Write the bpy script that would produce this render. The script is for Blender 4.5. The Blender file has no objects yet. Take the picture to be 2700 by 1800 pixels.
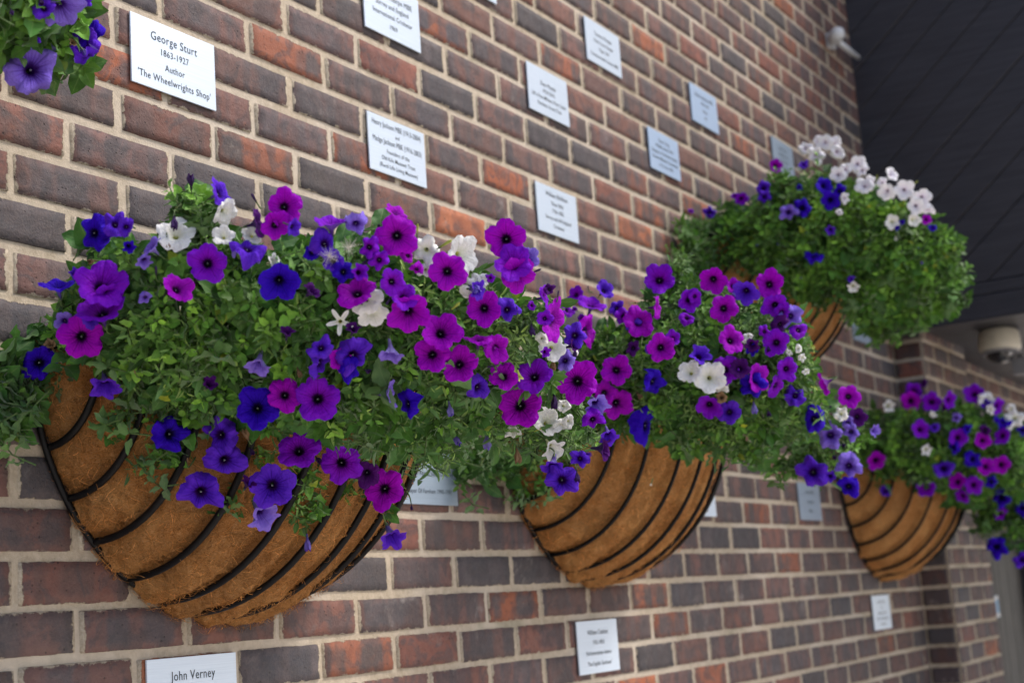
import bpy, math, random
import numpy as np
from mathutils import Vector, Matrix
rnd = random.Random(7)
rng = np.random.default_rng(7)
S = bpy.context.scene
COL = S.collection
PI = math.pi

# ------------------------------------------------------------------ camera
FPX = 3931.54
YAW, PIT, ROL = 1.04085817, 0.177919271, -0.0710975590
CAM = np.array([-1.56982201, -1.68905377, -0.0490891103])
def _basis():
    cy, sy, cp, sp = math.cos(YAW), math.sin(YAW), math.cos(PIT), math.sin(PIT)
    f = np.array([sy*cp, cy*cp, sp]); r = np.array([cy, -sy, 0.]); u = np.cross(r, f)
    cr, sr = math.cos(ROL), math.sin(ROL)
    return cr*r+sr*u, -sr*r+cr*u, f
CR, CU, CF = _basis()
cd = bpy.data.cameras.new('camera'); cam = bpy.data.objects.new('camera', cd); COL.objects.link(cam)
cam.matrix_world = Matrix(((CR[0], CU[0], -CF[0], CAM[0]), (CR[1], CU[1], -CF[1], CAM[1]), (CR[2], CU[2], -CF[2], CAM[2]), (0, 0, 0, 1)))
cd.sensor_width = 36; cd.lens = FPX/2700*36; cd.clip_start = .05; cd.clip_end = 2000
cd.dof.use_dof = True; cd.dof.focus_distance = 2.32; cd.dof.aperture_fstop = 4.6
S.camera = cam
# ------------------------------------------------------------------ world, sun, exposure
SUN_DIR = Vector((.45, -.62, .95)).normalized()
w = bpy.data.worlds.new('World'); S.world = w; w.use_nodes = True
nt = w.node_tree; bg = nt.nodes['Background']
sky = nt.nodes.new('ShaderNodeTexSky'); sky.sky_type = 'NISHITA'; sky.sun_disc = False
sky.sun_elevation = math.asin(SUN_DIR.z); sky.sun_rotation = math.atan2(SUN_DIR.x, SUN_DIR.y)
sky.air_density = 1.0; sky.dust_density = 3.0
nt.links.new(sky.outputs[0], bg.inputs[0]); bg.inputs[1].default_value = .122
sd = bpy.data.lights.new('sun', 'SUN'); sd.energy = 1.7; sd.angle = math.radians(15); sd.color = (1, .93, .84)
sun = bpy.data.objects.new('sun', sd); COL.objects.link(sun)
sun.rotation_euler = (-SUN_DIR).to_track_quat('-Z', 'Y').to_euler(); sun.location = (2, -4, 6)
S.view_settings.view_transform = 'Standard'; S.view_settings.look = 'None'
S.view_settings.exposure = 0.72; S.view_settings.gamma = 1
S.render.resolution_x, S.render.resolution_y = 1024, 682

# ------------------------------------------------------------------ helpers
def tag(o, label=None, cat=None, group=None, kind=None):
    if label: o['label'] = label
    if cat: o['category'] = cat
    if group: o['group'] = group
    if kind: o['kind'] = kind
    return o
def empty(name, loc=(0, 0, 0)):
    o = bpy.data.objects.new(name, None); COL.objects.link(o); o.location = loc; o.empty_display_size = .05
    return o
def link(name, me, parent=None, mats=()):
    o = bpy.data.objects.new(name, me); COL.objects.link(o)
    for m in mats: me.materials.append(m)
    if parent is not None:
        o.parent = parent
        o.matrix_parent_inverse = Matrix.Translation(-Vector(parent.location)) if parent.parent is None else Matrix.Identity(4)
    return o
def mesh_np(name, V, F, uv=None, cols=None, matidx=None, smooth=True):
    """V (n,3), F (m,4) quads; uv per vertex (n,2); cols dict name->(n,3) per vertex"""
    V = np.asarray(V, np.float32); F = np.asarray(F, np.int32)
    me = bpy.data.meshes.new(name); m = len(F); k = F.shape[1]
    me.vertices.add(len(V)); me.vertices.foreach_set('co', V.ravel())
    me.loops.add(m*k); me.loops.foreach_set('vertex_index', F.ravel())
    me.polygons.add(m); me.polygons.foreach_set('loop_start', np.arange(0, m*k, k, dtype=np.int32))
    if matidx is not None: me.polygons.foreach_set('material_index', np.asarray(matidx, np.int32))
    me.polygons.foreach_set('use_smooth', np.full(m, smooth, bool))
    if uv is not None:
        l = me.uv_layers.new(name='UVMap'); l.data.foreach_set('uv', np.asarray(uv, np.float32)[F.ravel()].ravel())
    if cols:
        for n, c in cols.items():
            a = me.color_attributes.new(n, 'FLOAT_COLOR', 'POINT')
            c4 = np.ones((len(V), 4), np.float32); c4[:, :3] = c; a.data.foreach_set('color', c4.ravel())
    me.update(); me.validate()
    return me
class MB:
    def __init__(s): s.V = []; s.F = []; s.uv = []; s.c = []; s.n = 0
    def add(s, V, F, uv=None, c=None):
        V = np.asarray(V, float).reshape(-1, 3); F = np.asarray(F).reshape(-1, 4)
        s.V.append(V); s.F.append(F+s.n); s.n += len(V)
        s.uv.append(np.zeros((len(V), 2)) if uv is None else uv)
        s.c.append(np.ones((len(V), 3)) if c is None else np.broadcast_to(np.asarray(c, float), (len(V), 3)))
    def mesh(s, name, smooth=True):
        return mesh_np(name, np.vstack(s.V), np.vstack(s.F), np.vstack(s.uv), {'tint': np.vstack(s.c)}, smooth=smooth)
def grid_faces(nu, nv, wrap=False):
    a = np.arange(nu*nv).reshape(nv, nu)
    if wrap: a = np.concatenate([a, a[:, :1]], 1)
    return np.stack([a[:-1, :-1], a[:-1, 1:], a[1:, 1:], a[1:, :-1]], -1).reshape(-1, 4)
def tube(P, r, n=8, cap=True):
    P = np.asarray(P, float); r = np.broadcast_to(np.asarray(r, float), (len(P),))
    T = np.gradient(P, axis=0); T /= np.linalg.norm(T, axis=1)[:, None]+1e-12
    N = np.zeros_like(P); a = np.array([0, 0, 1.]) if abs(T[0][2]) < .9 else np.array([1., 0, 0])
    n0 = a-T[0]*(a@T[0]); n0 /= np.linalg.norm(n0)
    for i in range(len(P)):
        n0 = n0-T[i]*(n0@T[i]); n0 /= np.linalg.norm(n0); N[i] = n0
    B = np.cross(T, N); th = np.linspace(0, 2*PI, n, endpoint=False)
    V = P[:, None]+r[:, None, None]*(N[:, None]*np.cos(th)[None, :, None]+B[:, None]*np.sin(th)[None, :, None])
    V = V.reshape(-1, 3); F = grid_faces(n, len(P), True)
    if cap:
        k = len(V); V = np.vstack([V, P[:1], P[-1:]])
        e = []
        L = (len(P)-1)*n
        for i in range(0, n, 2):
            e.append([k, (i+2) % n, (i+1) % n, i]); e.append([k+1, L+i, L+(i+1) % n, L+(i+2) % n])
        F = np.vstack([F, e])
    return V, F
def box(x0, x1, y0, y1, z0, z1, b=.0):
    bm = __import__('bmesh').new()
    r = __import__('bmesh').ops.create_cube(bm, size=1)
    for v in bm.verts: v.co = Vector((x0+(v.co.x+.5)*(x1-x0), y0+(v.co.y+.5)*(y1-y0), z0+(v.co.z+.5)*(z1-z0)))
    if b: __import__('bmesh').ops.bevel(bm, geom=bm.edges[:], offset=b, segments=2, profile=.6, affect='EDGES')
    return bm
def bm_mesh(name, bm, smooth=False):
    me = bpy.data.meshes.new(name); bm.to_mesh(me); bm.free()
    for p in me.polygons: p.use_smooth = smooth
    return me
def lathe(prof, n=32):
    prof = np.asarray(prof, float); th = np.linspace(0, 2*PI, n, endpoint=False)
    V = np.stack([prof[:, 0, None]*np.cos(th), prof[:, 0, None]*np.sin(th), np.repeat(prof[:, 1, None], n, 1)], -1).reshape(-1, 3)
    return V, grid_faces(n, len(prof), True)
# node helper
class M:
    def __init__(s, name):
        s.m = bpy.data.materials.new(name); s.m.use_nodes = True; s.t = s.m.node_tree
        s.b = s.t.nodes['Principled BSDF']; s.out = s.t.nodes['Material Output']
    def n(s, typ, ins=None, **kw):
        x = s.t.nodes.new('ShaderNode'+typ)
        for k, v in kw.items(): setattr(x, k, v)
        for k, v in (ins or {}).items():
            if isinstance(v, bpy.types.NodeSocket): s.t.links.new(v, x.inputs[k])
            else: x.inputs[k].default_value = v
        return x
    def set(s, k, v):
        if isinstance(v, bpy.types.NodeSocket): s.t.links.new(v, s.b.inputs[k])
        else: s.b.inputs[k].default_value = v
    def math(s, op, a, b=0., c=0., clamp=False):
        return s.n('Math', {0: a, 1: b, 2: c}, operation=op, use_clamp=clamp).outputs[0]
    def mix(s, f, a, b, blend='MIX'):
        x = s.t.nodes.new('ShaderNodeMix'); x.data_type = 'RGBA'; x.blend_type = blend
        for k, v in ((0, f), (6, a), (7, b)):
            if isinstance(v, bpy.types.NodeSocket): s.t.links.new(v, x.inputs[k])
            else: x.inputs[k].default_value = v if k == 0 else (*v, 1)
        return x.outputs[2]
    def ramp(s, f, lo, hi, a=0., b=1.):
        return s.n('MapRange', {0: f, 1: lo, 2: hi, 3: a, 4: b}, interpolation_type='SMOOTHSTEP').outputs[0]
    def noise(s, vec, sc, det=4, rough=.55, dist=0):
        return s.n('TexNoise', {'Vector': vec, 'Scale': sc, 'Detail': det, 'Roughness': rough, 'Distortion': dist}).outputs[0]
    def bump(s, h, st, d, nrm=None):
        i = {'Height': h, 'Strength': st, 'Distance': d}
        if nrm is not None: i['Normal'] = nrm
        return s.n('Bump', i).outputs[0]
    def translucent(s, col, f):
        tr = s.n('BsdfTranslucent', {'Color': col}); mx = s.n('MixShader', {0: f})
        s.t.links.new(s.b.outputs[0], mx.inputs[1]); s.t.links.new(tr.outputs[0], mx.inputs[2]); s.t.links.new(mx.outputs[0], s.out.inputs[0])

# ------------------------------------------------------------------ materials
def mat_brick():
    m = M('brick'); co = m.n('TexCoord').outputs['Object']
    uv = m.n('UVMap').outputs[0]; sx = m.n('SeparateXYZ', {0: uv})
    c1 = m.n('Attribute', attribute_name='c1').outputs['Color']; c2 = m.n('Attribute', attribute_name='c2').outputs['Color']
    rn = m.n('SeparateXYZ', {0: m.n('Attribute', attribute_name='rn').outputs['Vector']})
    # UV: local metres across the brick; edge distance
    ex = m.math('SUBTRACT', .1025, m.math('ABSOLUTE', sx.outputs[0])); ez = m.math('SUBTRACT', .0325, m.math('ABSOLUTE', sx.outputs[1]))
    ed = m.math('MINIMUM', ex, ez)
    big = m.noise(co, 17, 4, .6, 1.); mid = m.noise(co, 38, 5, .6); fine = m.noise(co, 210, 4, .7)
    # kiln bands: dark core and redder edges, plus vertical bands per brick
    band = m.n('TexNoise', {'Vector': m.n('CombineXYZ', {0: m.math('MULTIPLY', sx.outputs[0], 14.), 1: m.math('MULTIPLY', sx.outputs[1], 2.), 2: m.math('MULTIPLY', rn.outputs[0], 40.)}).outputs[0], 'Scale': 1., 'Detail': 2}).outputs[0]
    edge = m.ramp(m.math('ADD', ed, m.math('MULTIPLY', m.math('SUBTRACT', mid, .5), .03)), .002, .018, 1, 0)
    f = m.math('ADD', m.ramp(band, .44, .60), m.math('MULTIPLY', m.math('MULTIPLY', edge, rn.outputs[1]), .75), clamp=True)
    col = m.mix(f, c1, c2)
    col = m.mix(m.ramp(big, .48, .58, 0, .75), col, m.mix(.75, col, (.052, .052, .062)))
    col = m.mix(m.ramp(big, .30, .44, .45, 0), col, m.mix(.6, col, c2))
    col = m.mix(m.ramp(mid, .42, .72, 0, .55), col, m.mix(.6, col, (.065, .052, .052)))
    col = m.mix(m.ramp(fine, .3, .7, 0, .32), col, m.mix(.5, col, (.26, .19, .16)))
    spk = m.n('TexVoronoi', {'Vector': co, 'Scale': 95.}).outputs['Distance']
    spg = m.math('MULTIPLY', m.ramp(spk, .10, .19, 1, 0), m.ramp(m.noise(co, 25, 2), .47, .6))
    col = m.mix(m.math('MULTIPLY', spg, .75), col, (.025, .02, .022))
    # lime bloom
    bl = m.math('MULTIPLY', m.ramp(m.noise(co, 6.5, 6, .72, .6), .56, .74), m.ramp(mid, .42, .62))
    col = m.mix(m.math('MULTIPLY', bl, .5), col, (.42, .38, .36))
    # mortar smeared over the arris
    sm = m.ramp(m.math('ADD', ed, m.math('MULTIPLY', m.math('SUBTRACT', m.noise(co, 48, 6, .7), .50), .026)), -.0002, .0024, 1, 0)
    mort = m.mix(m.ramp(fine, .3, .7), (.36, .30, .22), (.54, .46, .36))
    col = m.mix(sm, col, mort)
    col = m.mix(m.ramp(m.noise(co, 1.7, 3), .35, .7, 0, .18), col, (.10, .085, .08))
    m.set('Base Color', col); m.set('Roughness', m.ramp(mid, .3, .7, .62, .85)); m.set('Specular IOR Level', .35)
    h = m.math('SUBTRACT', m.math('ADD', m.math('MULTIPLY', mid, .9), m.math('MULTIPLY', fine, .6)), m.math('MULTIPLY', spg, .6))
    h = m.math('ADD', h, m.math('MULTIPLY', sm, .8))
    m.set('Normal', m.bump(h, .75, .004))
    return m.m
def mat_mortar():
    m = M('mortar'); co = m.n('TexCoord').outputs['Object']
    a = m.noise(co, 60, 6, .7); b = m.noise(co, 300, 3, .7); g = m.noise(co, 3.2, 4)
    col = m.mix(m.ramp(a, .3, .7), (.36, .30, .22), (.56, .48, .375))
    col = m.mix(m.ramp(b, .35, .65, 0, .5), col, (.45, .37, .28))
    col = m.mix(m.ramp(g, .4, .68, 0, .6), col, (.62, .55, .47))
    # green algae where the wall stays wet under the baskets
    gr = m.math('MULTIPLY', m.ramp(m.noise(co, 4.5, 3), .60, .74), .3)
    col = m.mix(gr, col, (.12, .15, .09))
    m.set('Base Color', col); m.set('Roughness', .93); m.set('Specular IOR Level', .2)
    m.set('Normal', m.bump(m.math('ADD', a, m.math('MULTIPLY', b, .35)), .8, .004))
    return m.m
def mat_simple(name, c, rough=.5, metal=0, nscale=0, namt=.3, bump=0, c2=None, spec=.5):
    m = M(name); m.set('Roughness', rough); m.set('Metallic', metal); m.set('Specular IOR Level', spec)
    if nscale:
        co = m.n('TexCoord').outputs['Object']; f = m.noise(co, nscale, 5, .6)
        m.set('Base Color', m.mix(m.ramp(f, .3, .7, 0, 1), tuple(x*(1-namt) for x in c), c2 or tuple(min(1, x*(1+namt)) for x in c)))
        if bump: m.set('Normal', m.bump(f, .5, bump))
    else: m.set('Base Color', (*c, 1))
    return m.m
def mat_coir():
    m = M('coir'); co = m.n('TexCoord').outputs['Object']
    a = m.noise(co, 14, 5, .6); b = m.noise(co, 160, 6, .8, 1.5); t = m.n('Attribute', attribute_name='tint').outputs['Color']
    fib = m.n('TexNoise', {'Vector': m.n('Mapping', {'Vector': co, 'Scale': (1, 1, 3.)}).outputs[0], 'Scale': 110., 'Detail': 5, 'Distortion': 3.}).outputs[0]
    col = m.mix(m.ramp(a, .3, .72), (.52, .21, .058), (.72, .36, .125))
    col = m.mix(m.ramp(b, .52, .68, 0, .6), col, (.86, .50, .22))
    col = m.mix(m.ramp(b, .34, .50, .85, 0), col, (.13, .05, .016))
    col = m.mix(m.ramp(m.noise(co, 7, 4), .52, .72, 0, .5), col, (.24, .10, .036))
    col = m.mix(m.ramp(fib, .5, .72, 0, .6), col, (.80, .50, .26))
    col = m.mix(1, col, t, 'MULTIPLY')
    m.set('Base Color', col); m.set('Roughness', .95); m.set('Specular IOR Level', .12)
    m.set('Normal', m.bump(m.math('ADD', b, m.math('MULTIPLY', fib, .8)), .95, .007))
    return m.m
def mat_leaf(name, base, hi):
    m = M(name); co = m.n('TexCoord').outputs['Object']; uv = m.n('SeparateXYZ', {0: m.n('UVMap').outputs[0]})
    t = m.n('Attribute', attribute_name='tint').outputs['Color']
    ax = m.math('ABSOLUTE', uv.outputs[0])
    rib = m.ramp(ax, .03, .11, 1, 0)
    ven = m.ramp(m.math('ABSOLUTE', m.math('SUBTRACT', m.math('FRACT', m.math('ADD', m.math('MULTIPLY', uv.outputs[1], 6.), m.math('MULTIPLY', ax, -1.8))), .5)), .0, .10, 1, 0)
    f = m.math('MAXIMUM', m.math('MULTIPLY', rib, .55), m.math('MULTIPLY', ven, .18))
    col = m.mix(m.ramp(m.noise(co, 45, 3), .3, .7), base, hi)
    col = m.mix(1, col, t, 'MULTIPLY')
    col = m.mix(f, col, m.mix(.45, col, (.24, .36, .12)))
    bk = m.n('NewGeometry').outputs['Backfacing']
    col = m.mix(m.math('MULTIPLY', bk, .45), col, (.13, .21, .10))
    m.set('Base Color', col); m.set('Roughness', .55); m.set('Specular IOR Level', .32); m.set('Sheen Weight', .22); m.set('Sheen Roughness', .5)
    m.set('Normal', m.bump(m.math('SUBTRACT', m.noise(co, 160, 3), m.math('MULTIPLY', f, .6)), .4, .0015))
    m.translucent(m.mix(.5, col, (.18, .42, .04)), .15)
    return m.m
def mat_petal(name, c, edge, throat, back, vein, thr=(.20, .30), vamt=.6, tl=.16, hal=.75):
    m = M('petal_'+name); co = m.n('TexCoord').outputs['Object']; uv = m.n('SeparateXYZ', {0: m.n('UVMap').outputs[0]})
    U, V = uv.outputs[0], uv.outputs[1]
    rd = m.n('ObjectInfo').outputs['Random']
    cc = m.mix(m.ramp(V, .35, 1.0), c, edge)
    cc = m.mix(m.math('MULTIPLY', rd, .35), cc, m.mix(.5, cc, edge))
    nv = m.n('TexNoise', {'Vector': m.n('CombineXYZ', {0: m.math('MULTIPLY', U, 26.), 1: m.math('MULTIPLY', V, 1.2), 2: m.math('MULTIPLY', rd, 9.)}).outputs[0], 'Scale': 1., 'Detail': 3, 'Roughness': .6}).outputs[0]
    cc = m.mix(m.ramp(nv, .35, .7, 0, .28), cc, m.mix(.6, cc, edge))
    a = m.math('ABSOLUTE', m.math('SUBTRACT', m.math('FRACT', m.math('MULTIPLY', U, 5.)), .5))
    main = m.math('MULTIPLY', m.ramp(a, .0, .055, 1, 0), m.ramp(V, .45, 1.0, 1, .12))
    a2 = m.math('ABSOLUTE', m.math('SUBTRACT', m.math('FRACT', m.math('ADD', m.math('MULTIPLY', U, 25.), m.math('MULTIPLY', m.math('SUBTRACT', nv, .5), .9))), .5))
    sec = m.math('MULTIPLY', m.ramp(a2, .0, .22, 1, 0), m.ramp(V, .38, .85, .8, .08))
    vf = m.math('MULTIPLY', m.math('MAXIMUM', main, sec), vamt)
    cc = m.mix(vf, cc, vein)
    cc = m.mix(m.math('MULTIPLY', m.ramp(m.math('ADD', V, m.math('MULTIPLY', m.math('SUBTRACT', nv, .5), .5)), .36, .66, 1, 0), hal), cc, m.mix(.75, cc, vein))
    cc = m.mix(m.ramp(m.math('ADD', V, m.math('MULTIPLY', m.math('SUBTRACT', nv, .5), .14)), thr[0]+.2, thr[1]+.22, 1, 0), cc, throat)
    bk = m.n('NewGeometry').outputs['Backfacing']
    bc = m.mix(m.math('MULTIPLY', m.math('MAXIMUM', main, sec), .6), back, vein)
    bc = m.mix(m.ramp(V, .3, .62, .85, 0), bc, m.mix(.5, throat, back))
    col = m.mix(bk, cc, bc)
    m.set('Base Color', col); m.set('Roughness', .62); m.set('Specular IOR Level', .10)
    m.set('Normal', m.bump(m.math('ADD', m.noise(co, 3.5, 4), m.math('MULTIPLY', vf, -.25)), .35, .12))
    m.translucent(col, tl)
    return m.m
BR, MO = mat_brick(), mat_mortar()
COIR = mat_coir()
BLACK = mat_simple('black_wire', (.004, .004, .005), .45, 0, 60, .3, .0006, spec=.22)
SOIL = mat_simple('soil', (.02, .014, .009), .95, 0, 60, .5, .006)
LEAF_A = mat_leaf('leaf', (.055, .175, .020), (.10, .28, .036))
LEAF_B = mat_leaf('leaf_narrow', (.075, .175, .045), (.15, .31, .085))
STEM = mat_simple('stem_green', (.085, .15, .04), .6, 0, 40, .3)
CAL = mat_simple('sepal_green', (.055, .10, .03), .6, 0, 40, .3)
PET = {
 'M': mat_petal('magenta', (.32, .0008, .42), (.37, .001, .56), (.012, .0, .02), (.17, .03, .32), (.06, .0, .09), vamt=.8),
 'P': mat_petal('purple', (.25, .002, .52), (.20, .006, .60), (.01, .0, .02), (.15, .06, .42), (.05, .0, .10), vamt=.8),
 'B': mat_petal('blue', (.020, .0, .38), (.035, .002, .50), (.004, .0, .03), (.15, .11, .55), (.004, .0, .07), vamt=.8),
 'V': mat_petal('violet', (.060, .005, .48), (.12, .024, .62), (.02, .0, .06), (.22, .16, .62), (.015, .0, .11), vamt=.8),
 'L': mat_petal('lavender', (.15, .07, .58), (.26, .17, .74), (.03, .005, .12), (.30, .25, .68), (.05, .01, .2), vamt=.7),
 'D': mat_petal('dark', (.05, .003, .11), (.075, .006, .15), (.01, .0, .02), (.06, .03, .12), (.012, .0, .03)),
 'W': mat_petal('white', (.87, .87, .85), (.91, .91, .92), (.52, .55, .12), (.74, .77, .66), (.55, .60, .30), thr=(.08, .20), vamt=.35, hal=.35),
 'K': mat_petal('pale_lilac', (.88, .86, .96), (.93, .93, .97), (.16, .02, .14), (.80, .74, .90), (.42, .22, .46), thr=(.12, .19), vamt=.25, hal=.25),
 'Y': mat_petal('yellow_bud', (.50, .55, .10), (.60, .62, .16), (.4, .5, .08), (.50, .58, .12), (.40, .5, .08)),
 'O': mat_petal('withered', (.24, .13, .06), (.34, .22, .12), (.1, .06, .03), (.26, .16, .09), (.09, .05, .03)),
}
ANTH = mat_simple('anther', (.40, .42, .46), .5)
PLQ = M('plaque_face')
_co = PLQ.n('TexCoord').outputs['Object']
_g = PLQ.n('TexNoise', {'Vector': PLQ.n('Mapping', {'Vector': _co, 'Scale': (2., 1., 160.)}).outputs[0], 'Scale': 3., 'Detail': 4}).outputs[0]
PLQ.set('Base Color', PLQ.mix(PLQ.ramp(_g, .3, .7), (.63, .73, .86), (.70, .80, .93))); PLQ.set('Roughness', .38); PLQ.set('Metallic', .25)
PLQ.set('Normal', PLQ.bump(_g, .06, .001)); PLQ = PLQ.m
def metal_plate(name, c):
    m = PLQ.copy(); m.name = name
    for l in [n for n in m.node_tree.nodes if n.type == 'MIX']:
        l.inputs[6].default_value = (*[x*.92 for x in c], 1); l.inputs[7].default_value = (*c, 1)
    return m
PLQ2 = metal_plate('satin_plate', (.50, .64, .86)); PLQ3 = metal_plate('grey_plate', (.36, .45, .56))  # plaque face recoloured: one copy bluer, one greyer
EDGE = mat_simple('plaque_edge', (.10, .10, .11), .5)
INK = mat_simple('engraved_ink', (.035, .045, .06), .7)
DARKWOOD = M('dark_boards')
_co = DARKWOOD.n('TexCoord').outputs['Object']
_a = DARKWOOD.noise(_co, 2.5, 5); _b = DARKWOOD.n('TexNoise', {'Vector': DARKWOOD.n('Mapping', {'Vector': _co, 'Rotation': (math.radians(-42), 0, 0), 'Scale': (1, 3., 60.)}).outputs[0], 'Scale': 2., 'Detail': 5}).outputs[0]
DARKWOOD.set('Base Color', DARKWOOD.mix(DARKWOOD.ramp(_b, .3, .7), (.018, .018, .026), (.033, .033, .044))); DARKWOOD.set('Roughness', DARKWOOD.ramp(_a, .3, .7, .42, .6))
DARKWOOD.set('Normal', DARKWOOD.bump(_b, .25, .002)); DARKWOOD = DARKWOOD.m
GREYWOOD = mat_simple("grey_timber", (.052, .047, .043), .6, 0, 9, .25, .001)
WHITEP = mat_simple('white_plastic', (.62, .64, .66), .35, 0, 12, .05)
BEIGE = mat_simple('cream_plastic', (.62, .58, .48), .35, 0, 12, .06)
GLASSD = mat_simple('dark_dome', (.012, .013, .018), .08, 0, spec=.9)
GLINT = mat_simple('dome_glint', (.7, .7, .72), .2, .6)
GREYB = mat_simple('grey_plastic', (.22, .22, .24), .45)
BLUES = mat_simple('blue_sign', (.10, .27, .48), .4)
PAVE = mat_simple('paving', (.62, .57, .50), .85, 0, 3, .2, .004)
FUZZ = M('seed_hair'); FUZZ.set('Base Color', (.75, .72, .64, 1)); FUZZ.set('Roughness', .6); FUZZ = FUZZ.m

# ------------------------------------------------------------------ brickwork
BL, BH = .225, .075
PAL = [((.092, .070, .076), (.175, .086, .076), 32), ((.076, .064, .072), (.150, .082, .074), 26), ((.120, .070, .068), (.205, .085, .066), 20),
       ((.10, .072, .070), (.30, .095, .050), 7), ((.155, .080, .070), (.20, .090, .072), 4), ((.054, .053, .064), (.082, .070, .078), 11)]
ORANGE = ((.33, .095, .042), (.41, .135, .06))
RED = ((.18, .066, .052), (.24, .084, .060))
def hitY(px, py, Y=0.):
    v = CF+CR*(px-1350)/FPX-CU*(py-900)/FPX
    return CAM+v*((Y-CAM[1])/v[1]), v
def brick_at(px, py):
    P, _ = hitY(px, py); r = int(math.floor(P[2]/BH)); o = offs(r)
    return (r, int(math.floor((P[0]-o)/BL)))
def offs(r):
    return (0 if r % 2 else .5*BL)-(.038*max(0, min(1, (r-8)/12)))
SPECIAL = {}
for px, py in [(1215, 600), (1672, 611), (2071, 27), (1718, 99)]: SPECIAL[brick_at(px, py)] = ORANGE
for px, py in [(1840, 146), (1905, 282), (1072, 1395), (1187, 1705), (1640, 520), (1030, 170), (1500, 790), (1620, 830)]: SPECIAL[brick_at(px, py)] = RED
for px, py in [(430, 250), (890, 390), (1094, 80), (1650, 480), (1290, 1620), (1350, 470)]: SPECIAL[brick_at(px, py)] = (PAL[0][0], ORANGE[0])
for px, py in [(150, 820), (60, 620), (80, 1230), (60, 860), (900, 1540), (1440, 1490), (420, 540), (190, 560), (700, 540), (2440, 1700)]: SPECIAL[brick_at(px, py)] = (PAL[5][0], PAL[5][1])
_nw = [rng.normal(size=3) for _ in range(24)]; _np = rng.uniform(0, 2*PI, 24)
def pnoise(P, sc, k0=0, n=6):
    o = np.zeros(P.shape[:-1])
    for i in range(n): o += np.sin(P@_nw[(k0+i) % 24]*sc*(1+.35*i)+_np[(k0+i) % 24])/(1+.3*i)
    return o/n**.5
def brickwork(name, O, U, N, rects, mats, special=None):
    """O origin, U along, N outward; rects = list of (u0,u1,z0,z1,row,col)"""
    gx, gz = 15, 8; Vs = []; UVs = []; c1 = []; c2 = []; rn = []
    s = np.linspace(-1, 1, gx); t = np.linspace(-1, 1, gz)
    SX, TZ = np.meshgrid(s, t)
    # pull outermost ring back into the joint
    ring = (np.maximum(np.abs(SX), np.abs(TZ)) > .999)
    wts = np.array([p[2] for p in PAL], float); wts /= wts.sum()
    for (u0, u1, z0, z1, r, c) in rects:
        hx, hz = (u1-u0)/2, (z1-z0)/2
        k = rng.normal(0, .0009, 4)
        X = SX*hx; Z = TZ*hz
        # inner rings sit close to the edge
        i1 = (np.abs(SX) > 1-2.2/(gx-1)) & (np.abs(SX) < .999); X = np.where(i1, np.sign(SX)*(hx-.0032), X)
        i2 = (np.abs(TZ) > 1-2.2/(gz-1)) & (np.abs(TZ) < .999); Z = np.where(i2, np.sign(TZ)*(hz-.0032), Z)
        P3 = np.stack([X+u0, Z+z0, np.full_like(X, r*.7+c*1.3)], -1)
        e = pnoise(P3, 90, 0)*.0014+pnoise(P3, 260, 8)*.0011
        e2 = pnoise(P3, 80, 5)*.0014+pnoise(P3, 240, 3)*.0011
        corner = (np.abs(SX)**6*np.abs(TZ)**6)
        X = X*(1-corner*.030)+e*np.abs(SX)**3+k[0]; Z = Z*(1-corner*.09)+e2*np.abs(TZ)**3+k[1]
        D = .0030+rng.normal(0, .0007)+k[2]*SX*.5+pnoise(P3, 60, 9)*.0006
        D = np.where(ring, -.006, D)
        cu, cz = (u0+u1)/2, (z0+z1)/2
        V = O+U*(X+cu)[..., None]+np.array([0, 0, 1.])*(Z+cz)[..., None]+N*D[..., None]
        Vs.append(V.reshape(-1, 3)); uu = X*(.1025/hx) if hx < .09 else X; UVs.append(np.stack([uu, Z], -1).reshape(-1, 2))
        if special and (r, c) in special: a, b = special[(r, c)]
        elif rng.random() < .02: a, b = ORANGE if rng.random() < .3 else RED
        else:
            q = PAL[rng.choice(len(PAL), p=wts)]; a, b = q[0], q[1]
        vv = rng.normal(1, .10); hsh = rng.normal(0, .05)
        a = np.array(a)*vv*np.array([1+hsh, 1, 1-hsh]); b = np.array(b)*rng.normal(1, .10)
        n = gx*gz
        c1.append(np.tile(a, (n, 1))); c2.append(np.tile(b, (n, 1))); rn.append(np.tile([rng.random(), rng.random(), rng.random()], (n, 1)))
    F0 = grid_faces(gx, gz); n = gx*gz
    F = np.concatenate([F0+i*n for i in range(len(rects))])
    if np.cross(U, [0, 0, 1.])@N < 0: F = F[:, ::-1]
    V = np.vstack(Vs); UV = np.vstack(UVs)
    A = {'c1': np.vstack(c1), 'c2': np.vstack(c2), 'rn': np.vstack(rn)}
    return V, F, UV, A
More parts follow.
